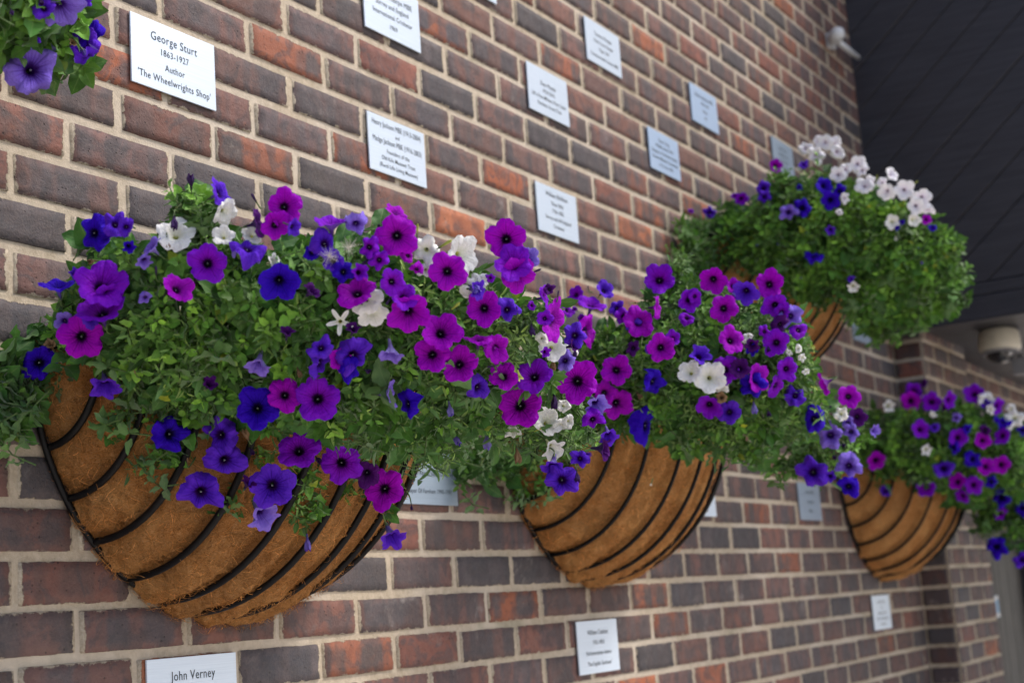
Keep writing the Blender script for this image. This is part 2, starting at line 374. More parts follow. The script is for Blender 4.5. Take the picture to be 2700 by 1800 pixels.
def wall_mesh(name, O, U, N, u0, u1, z0, z1, rects, special=None, mort=None):
    V, F, UV, A = brickwork(name, O, U, N, rects, None, special)
    # mortar sheet
    us = np.linspace(u0, u1, max(2, int((u1-u0)/.03))); zs = np.linspace(z0, z1, max(2, int((z1-z0)/.03)))
    A1, B1 = np.meshgrid(us, zs)
    PM = O+U*A1[..., None]+np.array([0, 0, 1.])*B1[..., None]+N*(pnoise(np.stack([A1, B1, A1*0], -1), 30, 2)*.0006-.0002)[..., None]
    FM = grid_faces(len(us), len(zs))
    if np.cross(U, [0, 0, 1.])@N < 0: FM = FM[:, ::-1]
    k = len(V); nm = PM.size//3
    V = np.vstack([V, PM.reshape(-1, 3)]); UV = np.vstack([UV, np.zeros((nm, 2))])
    A = {a: np.vstack([b, np.full((nm, 3), .5)]) for a, b in A.items()}
    mi = np.concatenate([np.zeros(len(F)), np.ones(len(FM))])
    F = np.vstack([F, FM+k])
    me = mesh_np(name, V, F, UV, A, mi)
    me.materials.append(BR); me.materials.append(MO)
    return me
J = .0092
def stretcher_rects(u0, u1, r0, r1):
    R = []
    for r in range(r0, r1):
        o = offs(r); c = int(math.floor((u0-o)/BL))
        while o+c*BL < u1:
            a, b = o+c*BL+J/2, o+(c+1)*BL-J/2
            a2, b2 = max(a, u0+.001), min(b, u1-.001)
            a2 += rng.normal(0, .0012) if a2 == a else 0; b2 += rng.normal(0, .0012) if b2 == b else 0
            zj = rng.normal(0, .0006)
            if b2-a2 > .02: R.append((a2, b2, r*BH+J/2+zj, (r+1)*BH-J/2+zj, r, c))
            c += 1
    return R
XL, XR = -3.0, 4.34
ZB, ZT = -22, 42
wall = bpy.data.objects.new('brick_wall', wall_mesh('brick_wall', np.zeros(3), np.array([1., 0, 0]), np.array([0, -1., 0]), XL, XR, ZB*BH, ZT*BH, stretcher_rects(XL, XR, ZB, ZT), SPECIAL))
COL.objects.link(wall)
tag(wall, 'long brown and grey brick wall with pale mortar that carries the plaques and baskets', 'wall')
bk = bpy.data.objects.new('backing', bm_mesh('backing', box(XL, XR+.1, .012, .25, ZB*BH, ZT*BH))); COL.objects.link(bk); bk.parent = wall
bk.data.materials.append(MO)
# pier: return face and front face
pier = empty('brick_pier', (4.34, 0, ZB*BH))
PD = .118
R = []
for r in range(ZB, 13): R.append((.006, PD-.002, r*BH+J/2, (r+1)*BH-J/2, r, r))
PSPEC = {}
for r in range(ZB, 13):
    PSPEC[(r, r)] = [(PAL[5][0], PAL[5][1]), ((.075, .04, .042), (.10, .05, .045)), ((.06, .045, .055), (.07, .05, .055)), ((.085, .042, .04), (.11, .05, .045))][(r*7) % 4]
PSPEC[(10, 10)] = RED
me = wall_mesh('return_face', np.array([4.34, 0, 0]), np.array([0, -1., 0]), np.array([-1., 0, 0]), 0, PD, ZB*BH, 13*BH, R, PSPEC)
link('return_face', me, pier)
me = wall_mesh('front_face', np.array([0, -PD-.004, 0]), np.array([1., 0, 0]), np.array([0, -1., 0]), 4.34, 5.0, ZB*BH, 13*BH, stretcher_rects(4.345, 5.0, ZB, 13))
link('front_face', me, pier)
link('core', bm_mesh('core', box(4.35, 4.995, -PD+.006, .2, ZB*BH, 13*BH-.003)), pier, [MO])
tag(pier, 'narrow brick pier stepping forward at the far end of the wall beside the grey door', 'pier')

# ------------------------------------------------------------------ dark boarded gable and the entrance under it
GX = 4.235; GZ = .92
gab = empty('boarded_gable', (GX, 0, GZ))
bd = MB()
ang = math.radians(40); du = np.array([0, -math.cos(ang), math.sin(ang)]); dn = np.array([0, math.sin(ang), math.cos(ang)])
bw = .125
def clip_poly(P, inside, inter):
    out = []
    for i in range(len(P)):
        a, b = P[i], P[(i+1) % len(P)]
        if inside(a): out.append(a)
        if inside(a) != inside(b): out.append(inter(a, b))
    return out
Y0, Y1, Z0, Z1 = -3.2, -.001, GZ+.15, 3.4
import bmesh
bmB = bmesh.new()
for i in range(-40, 60):
    c0 = i*bw
    P = [dn*(c0+.0015)+du*s for s in (-6, 6)]+[dn*(c0+bw-.0015)+du*s for s in (6, -6)]
    P = [p+np.array([0, 0, 1.2]) for p in P]
    for ax, lim, sg in ((1, Y0, 1), (1, Y1, -1), (2, Z0, 1), (2, Z1, -1)):
        P = clip_poly(P, lambda a: (a[ax]-lim)*sg >= 0, lambda a, b: a+(b-a)*((lim-a[ax])/(b[ax]-a[ax])))
        if len(P) < 3: break
    if len(P) < 3: continue
    jx = rng.normal(0, .001)
    vs = [bmB.verts.new((GX+.001+jx, p[1], p[2])) for p in P]; vb = [bmB.verts.new((GX+.02, p[1], p[2])) for p in P]
    bmB.faces.new(vs); bmB.faces.new(vb[::-1])
    for k in range(len(P)): bmB.faces.new((vs[k], vb[k], vb[(k+1) % len(P)], vs[(k+1) % len(P)]))
bmesh.ops.recalc_face_normals(bmB, faces=bmB.faces)
bmesh.ops.bevel(bmB, geom=[e for e in bmB.edges], offset=.0025, segments=1, affect='EDGES')
link('cladding', bm_mesh('cladding', bmB), gab, [DARKWOOD])
link('box_frame', bm_mesh('box_frame', box(GX+.022, 8.5, -3.2, .0, GZ+.02, 3.4)), gab, [DARKWOOD])
bm = box(GX-.018, GX+.05, -3.2, -.004, GZ, GZ+.095, .006); link('fascia', bm_mesh('fascia', bm), gab, [DARKWOOD])
bm = box(GX-.006, GX+.05, -3.2, -.004, GZ+.098, GZ+.147, .004); link('fascia_moulding', bm_mesh('fascia_moulding', bm), gab, [DARKWOOD])
tag(gab, 'dark blackish boarded gable with diagonal planks overhanging the entrance', 'gable')
# grey door
door = empty('timber_door', (5.0, -.03, -1.65))
mb = MB()
bmD = bmesh.new()
dx = 5.012
while dx < 5.88:
    b2 = box(dx+.002, min(dx+.088, 5.9), -.045+rng.normal(0, .0006), .0, -1.62, .60, .004)
    tmp = bpy.data.meshes.new('t'); b2.to_mesh(tmp); b2.free(); bmD.from_mesh(tmp); bpy.data.meshes.remove(tmp); dx += .09
link('door_boards', bm_mesh('door_boards', bmD), door, [GREYWOOD])
link('door_frame', bm_mesh('door_frame', box(5.90, 5.98, -.09, .05, -1.65, .66, .004)), door, [DARKWOOD])
link('lintel', bm_mesh('lintel', box(5.003, 5.98, -.10, .05, .61, .72, .004)), door, [DARKWOOD])
tag(door, 'grey vertical boarded timber door beyond the brick pier', 'door')
me = wall_mesh('brick_panel', np.array([0, -.02, 0]), np.array([1., 0, 0]), np.array([0, -1., 0]), 5.0, 8.5, .72, .93, [q for q in stretcher_rects(5.0, 8.5, 9, 13) if q[2] > .72])
pn = bpy.data.objects.new('entrance_wall', me); COL.objects.link(pn); tag(pn, 'shaded strip of brickwork above the grey door under the overhang', 'wall')
me = wall_mesh('far_wall', np.array([0, .6, 0]), np.array([1., 0, 0]), np.array([0, -1., 0]), 5.98, 10.5, -1.65, .95, stretcher_rects(5.98, 10.5, ZB, 12))
fw = bpy.data.objects.new('far_wall', me); COL.objects.link(fw); tag(fw, 'pinkish brick wall glimpsed beyond the grey door at the right edge', 'wall')
# small blue and white sign on the door
def place_cam(px, py, Y): return hitY(px, py, Y)[0]
P = place_cam(2624, 1598, -.047)
sg = empty('door_sign', (P[0], -.047, P[2]))
link('panel', bm_mesh('panel', box(P[0]-.055, P[0]+.055, -.0505, -.0465, P[2]-.048, P[2]+.048, .001)), sg, [BLUES])
for s in (-1, 1):
    link('end_label', bm_mesh('end_label', box(P[0]-.05, P[0]+.05, -.0525, -.0508, P[2]+s*.038-.008, P[2]+s*.038+.008, .0004)), sg, [WHITEP])
tag(sg, 'small blue sign with white ends on the grey timber door', 'sign')

# white camera fixture on the wall near the gable
fx = empty('security_light', (3.78, -.0, 2.02))
P1 = place_cam(2205, 95, -.055)
V, F = lathe([(0, -.0), (.040, 0), (.046, .006), (.046, .05), (.040, .062), (.030, .075), (0, .078)], 28)
ax = Vector((-.75, -.62, .1)).normalized(); Rm = np.array(ax.to_track_quat('Z', 'Y').to_matrix())
mb = MB(); mb.add((V*np.array([.62, .62, .9]))@Rm.T+P1-np.array(ax)*.03, F); link('head', mb.mesh('head'), fx, [WHITEP])
P2 = place_cam(2212, 112, -.04); P3 = place_cam(2262, 152, -.04)
mb = MB(); V, F = tube([P2, P2*.5+P3*.5, P3], .0115, 12); mb.add(V, F); link('arm', mb.mesh('arm'), fx, [WHITEP])
link('wall_plate', bm_mesh('wall_plate', box(P1[0]+.02, P1[0]+.07, -.03, -.004, P1[2]-.03, P1[2]+.03, .006)), fx, [WHITEP])
tag(fx, 'small white lamp head with slim arm high on the wall beside the dark gable', 'security light')
# dome camera under the overhang
def at_z(px, py, z):
    v = CF+CR*(px-1350)/FPX-CU*(py-900)/FPX
    return CAM+v*((z-CAM[2])/v[2])
def at_x(px, py, x):
    v = CF+CR*(px-1350)/FPX-CU*(py-900)/FPX
    return CAM+v*((x-CAM[0])/v[0])
PDm = at_x(2634, 900, 4.62)
dc = empty('dome_camera', tuple(PDm))
V, F = lathe([(0, .19), (.02, .19), (.022, .05), (.07, .045), (.082, .03), (.084, -.03), (.074, -.045), (.0, -.046)], 32)
tl = np.array(Matrix.Rotation(math.radians(6), 3, 'Y'))
mb = MB(); mb.add(V@tl.T+PDm, F); link('housing', mb.mesh('housing'), dc, [BEIGE])
th = np.linspace(0, PI/2, 10); V, F = lathe([(.058*math.cos(a), -.046-.045*math.sin(a)) for a in th], 28)
mb = MB(); mb.add(V@tl.T+PDm, F); link('dome', mb.mesh('dome'), dc, [GLASSD])
V, F = lathe([(.074, -.040), (.074, -.05), (.056, -.056), (.056, -.045)], 32)
mb = MB(); mb.add(V@tl.T+PDm, F); link('trim_ring', mb.mesh('trim_ring'), dc, [GREYB])
V, F = lathe([(0, .008), (.007, .006), (.009, 0), (.007, -.006), (0, -.008)], 12)
Pl = at_x(2662, 930, 4.56); mb = MB(); mb.add(V+Pl, F); link('lens', mb.mesh('lens'), dc, [GLINT])  # pale bead standing in for the highlight on the dark dome
tag(dc, 'cream dome security camera with a dark glass dome hanging under the overhang', 'security camera')
Pf = at_x(2694, 965, 4.7); ff = empty('junction_box', tuple(Pf))
link('case', bm_mesh('case', box(Pf[0]-.03, Pf[0]+.03, Pf[1]-.045, Pf[1]+.035, Pf[2]-.035, Pf[2]+.035, .008)), ff, [GREYB])
mb = MB(); V, F = tube([Pf+[0, 0, .035], Pf+[0, 0, .12], Pf+[0, 0, .25]], .012, 8); mb.add(V, F); link('conduit', mb.mesh('conduit'), ff, [GREYB])
tag(ff, 'small grey box on a conduit below the dome camera at the right edge', 'junction box')

# ------------------------------------------------------------------ ground
g = bpy.data.objects.new('ground', bm_mesh('ground', box(-400, 400, -400, 400, -1.85, -1.65))); COL.objects.link(g); g.data.materials.append(PAVE); tag(g, kind='structure')

# ------------------------------------------------------------------ plaques
def plaque(x, z, lines, label, w=.202, h=.121, mt=None):
    e = empty('name_plaque', (x+w/2, -.004, z-h/2))
    link('plate', bm_mesh('plate', box(x, x+w, -.0095, -.006, z-h, z, .0008)), e, [mt or PLQ])
    link('backing_pad', bm_mesh('backing_pad', box(x+.003, x+w-.003, -.0058, -.002, z-h+.003, z-.003)), e, [EDGE])
    bmt = bmesh.new()
    for (txt, zc, size) in lines:
        cu = bpy.data.curves.new('t', 'FONT'); cu.body = txt; cu.size = size*.95; cu.align_x = 'CENTER'; cu.align_y = 'CENTER'; cu.space_character = 1.08; cu.resolution_u = 3; cu.offset = .00002
        to = bpy.data.objects.new('t', cu); COL.objects.link(to); bpy.context.view_layer.update()
        dg = bpy.context.evaluated_depsgraph_get(); me = bpy.data.meshes.new_from_object(to.evaluated_get(dg))
        n0 = len(bmt.verts); bmt.from_mesh(me); bmt.verts.ensure_lookup_table()
        xs = [v.co.x for v in bmt.verts[n0:]]
        wmax = (max(xs)-min(xs)) if xs else 1; k = min(.90, (w*.86)/wmax)
        for v in bmt.verts[n0:]:
            v.co = Vector((x+w/2+v.co.x*k, -.0100, z-h/2+zc*h+v.co.y))
        bpy.data.objects.remove(to); bpy.data.curves.remove(cu); bpy.data.meshes.remove(me)
    link('lettering', bm_mesh('lettering', bmt), e, [INK])
    tag(e, label, 'plaque', 'name plaques fixed to the brick wall')
GR = {}
plaque(.131, .965, [('George Sturt', .27, .0225), ('1863-1927', .07, .0175), ('Author', -.14, .0175), ("'The Wheelwrights Shop'", -.33, .0185)], 'white plaque reading George Sturt, nearest and sharpest on the wall')
plaque(.785, .963, [('Henry Jackson MBE (1913-2004)', .36, .0175), ('and', .21, .012), ('Madge Jackson MBE (1916-2003)', .07, .0175), ('Founders of the', -.10, .0135), ('Old Kiln Museum Trust', -.23, .0135), ('(Rural Life Living Museum)', -.36, .0135)], 'white plaque with six lines starting Henry Jackson, above the nearest basket')
plaque(1.463, .962, [('William Beldham', .33, .0175), ("'Silver Billy'", .15, .015), ('1766-1862', 0, .015), ('Surrey and All England', -.16, .015), ('Cricketer', -.32, .015)], 'white plaque headed William Beldham, just above the gap between the two lower baskets')
plaque(.795, 1.268, [('Graham Thorpe MBE', .25, .0185), ('Surrey and England', .08, .0165), ('International Cricketer', -.10, .0165), ('1969', -.30, .0165)], 'white plaque cut by the top of the picture reading International Cricketer')
plaque(1.137, 1.492, [('Alan Turner', .25, .0175), ('1921-1999', 0, .0165), ('Artist', -.25, .0165)], 'sliver of a white plaque at the very top edge of the picture')
plaque(1.463, 1.267, [('Evan Mantle', .17, .017), ('1924-2010', .02, .0155), ("UK's First Military Pilot Cadet", -.13, .015), ('Farnham Grand Club', -.28, .015)], 'white plaque with four faint lines, level with the cut-off one and right of it')
plaque(1.798, 1.491, [('Terence Morgan', .22, .0165), ('Chief Scout Ranger', .05, .0155), ('Page 1944', -.12, .015), ('Commonwealth Games MBE', -.30, .015)], 'white plaque high on the wall, the highest complete one')
plaque(2.14, 1.269, [('Peter Craig', .28, .0165), ('Wildlife Artist 1950', .13, .0155), ('Designer of Farnham Gardens', -.02, .0155), ('Founder Member Committee', -.17, .0155), ('of the Year 1988', -.33, .0145)], 'pale bluish plaque with five close lines above the middle basket flowers', mt=PLQ2)
plaque(2.475, 1.494, [('Edna Parkinson MBE', .26, .0175), ('1904-1984', .08, .0155), ('Artist', -.10, .0155), ('FRS', -.28, .014)], 'pale bluish plaque higher and right of the five-line one', mt=PLQ2)
plaque(3.152, 1.489, [('Joan Parker', .26, .0175), ('Headmistress', .08, .0155), ('of the School', -.10, .0155), ('1950-1972', -.28, .014)], 'grey plaque half hidden behind the flowers of the upper basket', mt=PLQ3)
plaque(.130, -.084, [('John Verney', .26, .0215), ('1913-1993', -.03, .0175), ('Author', -.25, .0175)], 'grey plaque reading John Verney cut by the bottom edge of the picture')
plaque(1.498, -.085, [('William Cobbett', .27, .0165), ('1763-1835', .08, .0150), ('Parliamentarian Author', -.12, .0145), ("'The English Gardener'", -.32, .0145)], 'grey white plaque headed William Cobbett low on the wall')
plaque(3.69, -.087, [('Ernest Crofts', .30, .016), ('RA', .14, .015), ('Historical Painter', -.02, .015), ('Lived at the Blue House', -.18, .015), ('in Farnham', -.34, .015)], 'small grey plaque with five blurred lines low near the brick pier')
plaque(.828, .292, [('Charles Borelli', .30, .018), ('Cricketer Rowan Super Company', .02, .014), ('Mayor Of Farnham 1990-1991', -.28, .014)], 'bluish plaque partly behind the right side of the nearest basket', mt=PLQ3)
plaque(2.17, .292, [('Mike Hawthorn', .25, .017), ('1929-1959', .0, .015), ('Driver', -.25, .015)], 'pale plaque corner showing behind the right edge of the middle basket')
plaque(3.055, .294, [('Arthur Mills', .25, .017), ('1914-1986', -.02, .015), ('Mayor', -.25, .015)], 'grey plaque below the violet flowers between the middle and far lower baskets', mt=PLQ3)
plaque(3.83, .978, [('Richard Ray', .25, .017), ('1884-1960', .0, .015), ('Builder', -.25, .015)], 'grey plaque just below the foliage of the upper basket near the pier', mt=PLQ3)

# ------------------------------------------------------------------ baskets
QA, QB, QH = .394, .326, .391
RIBS = [(-.37, -.372), (-.334, -.336), (-.285, -.283), (-.218, -.214), (-.148, -.118), (-.082, -.032), (-.010, .055), (.055, .135), (.125, .21), (.19, .275), (.25, .325), (.31, .36), (.36, .375)]
def rib_pts(xs, xe, n=18, off=0.):
    P = []
    for i in range(n):
        t = i/(n-1)
        x = xs+(xe-xs)*min(1, t*1.25)
        k = math.sqrt(max(0.0001, 1-(x/QA)**2))
        a = PI/2*t
        P.append((x, -(QB*k+off)*math.sin(a)-.014, -(QH*k+off)*math.cos(a)))
    return np.array(P)
def make_basket(cx, zr, label, lod=1, seed=0):
    rg = np.random.default_rng(seed)
    e = empty('wall_basket', (cx, 0, zr)); O = np.array([cx, 0, zr])
    # liner
    nT, nP = (150, 80) if lod == 1 else (90, 48)
    T, Ph = np.meshgrid(np.linspace(0, PI, nT), np.linspace(0, PI/2, nP))
    X = -np.cos(T)*np.cos(Ph); Y = -np.sin(T)*np.cos(Ph); Z = -np.sin(Ph)
    D = np.stack([X*QA, Y*QB, Z*QH], -1)
    # elevation angle in the x-const slice -> rib spacing
    elev = np.arctan2(-Y, -Z+1e-6)/(PI/2)
    dmin = np.full(X.shape, 9.)
    for xs, xe in RIBS:
        xr = xs+(xe-xs)*np.minimum(1, elev*1.25); dmin = np.minimum(dmin, np.abs(D[..., 0]-xr))
    bul = np.clip(dmin/.026, 0, 1)
    N3 = np.stack([X/QA, Y/QB, Z/QH], -1); N3 /= np.linalg.norm(N3, axis=-1)[..., None]
    disp = -.010+.016*np.sin(bul*PI/2)+.006*pnoise(D+seed, 28, seed % 7)+.0035*pnoise(D, 85, 3)+.0018*pnoise(D, 260, 5)
    sag = np.clip(-Z, 0, 1)**4*.013
    V = D+N3*disp[..., None]; V[..., 2] -= sag; V[..., 1] = np.minimum(V[..., 1], -.006)
    mb = MB(); mb.add(V.reshape(-1, 3)+O, grid_faces(nT, nP), c=np.ones(3))
    # coir fibres
    nf = {1: 15000, 2: 6000, 3: 700}[lod]
    Vf = V.reshape(-1, 3); Nf = N3.reshape(-1, 3)
    idx = rg.choice(len(Vf), nf, p=(lambda q: q/q.sum())(np.cos(Ph).ravel()+.02))
    P0 = Vf[idx]+rg.normal(0, .003, (nf, 3)); Nn = Nf[idx]
    tdir = rg.normal(size=(nf, 3)); tdir -= Nn*(tdir*Nn).sum(1)[:, None]; tdir /= np.linalg.norm(tdir, axis=1)[:, None]
    L = rg.uniform(.006, .030, nf)[:, None]; bd2 = rg.normal(0, .35, (nf, 1)); sd = np.cross(Nn, tdir)
    lift = rg.uniform(.0, .006, (nf, 1)); lift[rg.random(nf) < .08] *= 2.2
    Pts = []
    for t in (0, .33, .66, 1.):
        Pts.append(P0+tdir*L*(t-.5)+sd*L*bd2*(t-.5)**2*2+Nn*(.0012+lift*math.sin(t*PI)**.8+(.2*lift if t in (0, 1.) else 0)))
    Pts = np.array(Pts); wv = sd*(.00034 if lod == 1 else .0005)
    A = np.stack([Pts-wv, Pts+wv], 1)  # 4,2,nf,3
    A = A.transpose(2, 0, 1, 3).reshape(nf*8, 3); f0 = np.array([[0, 1, 3, 2], [2, 3, 5, 4], [4, 5, 7, 6]])
    F = (f0[None]+np.arange(nf)[:, None, None]*8).reshape(-1, 4)
    A[:, 1] = np.minimum(A[:, 1], -.004)
    tc = np.repeat((rg.uniform(.6, 1.3, nf)+(rg.random(nf) < .18)*rg.uniform(.3, 1.1, nf)), 8)[:, None]*np.array([1, .95, .85])
    mb.add(A+O, F, c=tc)
    link('coir_liner', mb.mesh('coir_liner'), e, [COIR])
    # frame against the wall
    t = np.linspace(0, PI, 48); arc = np.stack([-(QA+.006)*np.cos(t), 0*t-.012, -(QH+.006)*np.sin(t)], -1)
    mb = MB(); V1, F1 = tube(arc+O, .0052, 10); mb.add(V1, F1)
    V1, F1 = tube(np.array([[-QA-.008, -.012, 0], [0, -.012, 0], [QA+.008, -.012, 0]])+O, .0052, 10); mb.add(V1, F1)
    arc2 = np.stack([-(QA+.004)*np.cos(t), -(QB+.006)*np.sin(t)-.012, 0*t], -1); V1, F1 = tube(arc2+O, .0052, 10); mb.add(V1, F1)
    link('frame', mb.mesh('frame'), e, [BLACK])
    for xs, xe in RIBS:
        P = rib_pts(xs, xe, 22, .0065); mb = MB(); V1, F1 = tube(P+O, .0056 if lod == 1 else .0046, 10); mb.add(V1, F1)
        link('rib', mb.mesh('rib'), e, [BLACK])
    # soil
    T2, R2 = np.meshgrid(np.linspace(0, PI, 40), np.linspace(0, 1, 14))
    V = np.stack([-np.cos(T2)*R2*(QA-.01), -np.sin(T2)*R2*(QB-.01)-.008, -.03+.05*(1-R2**2)], -1).reshape(-1, 3)
    mb = MB(); mb.add(V+O, grid_faces(40, 14)); link('soil', mb.mesh('soil'), e, [SOIL])
    tag(e, label, 'wall basket', 'black wire wall baskets lined with coir')
    return e
BK = {1: (.31, .371), 2: (1.61, .400), 3: (3.868, .369), 4: (2.80, .991), 5: (-.60, .99)}
make_basket(*BK[1], 'large coir lined half basket in sharp focus, nearest and lowest at left', 1, 1)
make_basket(*BK[2], 'coir lined half basket in the middle of the lower row', 2, 2)
make_basket(*BK[3], 'coir lined half basket with a puckered liner, far right of the lower row', 3, 3)
make_basket(*BK[4], 'coir lined half basket in the upper row at right, mostly under foliage', 3, 4)
if 0: make_basket(*BK[5], 'coir lined half basket of the upper row outside the top left corner', 3, 5)

# ------------------------------------------------------------------ flowers
def flower_geo(style, seed):
    rg = np.random.default_rng(seed+1000)
    nu, nv = 60, 16
    th = np.linspace(0, 2*PI, nu, endpoint=False); v = np.linspace(0, 1, nv)
    TH, Vv = np.meshgrid(th, v)
    ph = rg.uniform(0, 2*PI, 8)
    lobe = np.cos(5*TH)  # lobes centred on multiples of 72deg, notches between
    notch = np.clip(-lobe, 0, 1)**6
    q = np.clip((Vv-.38)/.62, 0, 1); tu = np.clip(Vv/.38, 0, 1)
    if style == 'o' or style == 'r':
        R = np.where(Vv < .38, .06+.075*tu**1.5, .135+.865*q**.95)
        Zz = np.where(Vv < .38, -1.05+.60*tu, -.45+.48*(1-(1-q)**2.4)-.03*q)
        edge = 1+.055*lobe-.13*notch+.05*np.sin(2*TH+ph[0])+.03*np.sin(3*TH+ph[7])+.018*np.sin(13*TH+ph[1])+.022*np.sin(19*TH+ph[5])
        R = R*(1+(edge-1)*q**2)
        amp = q**1.6
        Zz = Zz+amp*(.09*np.sin(2*TH+ph[2])+.06*np.sin(3*TH+ph[3])+.075*np.cos(5*TH+rg.normal(0, .5))+.034*np.sin(11*TH+ph[4]))
        crease = np.clip(1-np.abs(((TH*5/(2*PI)+.5) % 1)-.5)*9, 0, 1)   # fold along each lobe's middle vein
        Zz = Zz-.03*crease*q*(1-q*.5)
        Zz = Zz-.10*q**3+rg.uniform(-.16, .26)*q**1.3
        if style == 'r':
            k = (.5+.5*np.sin(2*TH+ph[6])); k = np.clip(k+.3*np.sin(5*TH+ph[1]), 0, 1.3); Zz = Zz-q**2.4*(.15+.62*k); R = R*(1-.26*q**2*k); Zz = Zz+amp*.16*np.cos(5*TH+.4)
    elif style == 'b':   # bell, half closed
        R = np.where(Vv < .38, .07+.09*tu, .16+.42*q)
        Zz = np.where(Vv < .38, -.8+.55*tu, -.25+.75*q)
        fold = .20*np.cos(5*TH+ph[0])+.10*np.sin(7*TH+ph[1])+.07*np.sin(11*TH+ph[2])
        R = R*(1+fold*q); Zz = Zz+.10*q*np.sin(3*TH+ph[3])-.06*q*notch
        curl = np.clip((q-.75)/.25, 0, 1); R = R+.16*curl**1.3; Zz = Zz-.10*curl**2
    elif style == 's':   # narrow folded star
        R = np.where(Vv < .38, .06+.07*tu, .13+.87*q)
        Zz = np.where(Vv < .38, -1.0+.9*tu, -.1+.12*q)
        pw = .30+.70*np.clip(.5+.5*lobe, 0, 1)**1.6
        R = R*(1+(pw-1)*np.clip(q*1.6, 0, 1)); Zz = Zz+.16*q*lobe+.08*q**2*np.sin(2*TH+ph[1])
    elif style == 'w':   # withered, hanging, crumpled
        R = np.where(Vv < .38, .06+.06*tu, .12+.16*np.sin(q*PI*.8))
        Zz = np.where(Vv < .38, -.7+.5*tu, -.2+1.0*q)
        R = R*(1+q*(.35*np.sin(3*TH+ph[0])+.25*np.sin(5*TH+ph[1]+q*4)+.2*np.sin(9*TH+ph[2]-q*6)))
        Zz = Zz+.10*q*np.sin(4*TH+ph[3])
    else:                # bud
        R = .055+.075*np.sin(np.clip(Vv, 0, 1)*PI*.62)**1.5; R = R*np.where(Vv > .86, (1-Vv)/.14*.8+.2, 1)*(1+.12*np.cos(5*TH+Vv*3))
        Zz = -.8+1.5*Vv
    X = R*np.cos(TH); Y = R*np.sin(TH)
    if style in 'wb':
        X = X+.12*np.clip(Zz, -1, 1)**2*math.cos(ph[4]); Y = Y+.12*Zz**2*math.sin(ph[4])
    P = np.stack([X, Y, Zz], -1).reshape(-1, 3)
    uv = np.stack([((TH/(2*PI))+.1) % 1.0, Vv], -1).reshape(-1, 2)
    # avoid seam interpolation: duplicate the first column
    P = P.reshape(nv, nu, 3); P = np.concatenate([P, P[:, :1]], 1); U = np.linspace(.1, 1.1, nu+1); uv = np.stack(np.meshgrid(U, v), -1)
    return P.reshape(-1, 3), grid_faces(nu+1, nv), uv.reshape(-1, 2)
_fm = {}
def flower_mesh(style, var, color):
    k = (style, var, color)
    if k not in _fm:
        P, F, uv = flower_geo(style, var); me = mesh_np('petals', P, F[:, ::-1], uv); me.materials.append(PET[color]); _fm[k] = me
    return _fm[k]
def _calyx():
    mb = MB()
    for i in range(5):
        a = i*2*PI/5+.2; pts = []
        for t in np.linspace(0, 1, 6):
            wv = .05*math.sin(min(1, t*1.1+.12)*PI*.93); r = .07+.17*t*t; z = -1.06+.50*t-.10*t*t
            c = np.array([r*math.cos(a), r*math.sin(a), z]); s = np.array([-math.sin(a), math.cos(a), 0])
            pts += [c-s*wv, c+s*wv]
        mb.add(np.array(pts), [[2*j, 2*j+1, 2*j+3, 2*j+2] for j in range(5)])
    V, F = tube([(0, 0, -1.14), (0, 0, -1.05), (0, 0, -.95)], [.03, .085, .075], 8); mb.add(V, F)
    return mb.mesh('calyx')
CALYX = _calyx(); CALYX.materials.append(CAL)
def _stam():
    mb = MB()
    for i in range(5):
        a = i*2*PI/5+.5; V, F = lathe([(0, .016), (.013, .008), (.015, 0), (.011, -.012), (0, -.016)], 6)
        mb.add(V+np.array([.026*math.cos(a), .026*math.sin(a), -.36+.03*(i % 2)]), F)
    return mb.mesh('stamens')
STAM = _stam(); STAM.materials.append(ANTH)

SC = {'A': (0, 450, .3189), 'B': (600, 450, .3189), 'C': (1200, 550, .2551), 'D': (0, 850, .3189), 'E': (600, 850, .3189), 'F': (1200, 850, .3188),
      'G': (1650, 600, .3188), 'H': (2100, 850, .3188), 'I': (1700, 330, .38265), 'J': (0, 0, .1913), 'Z': (0, 0, 1)}
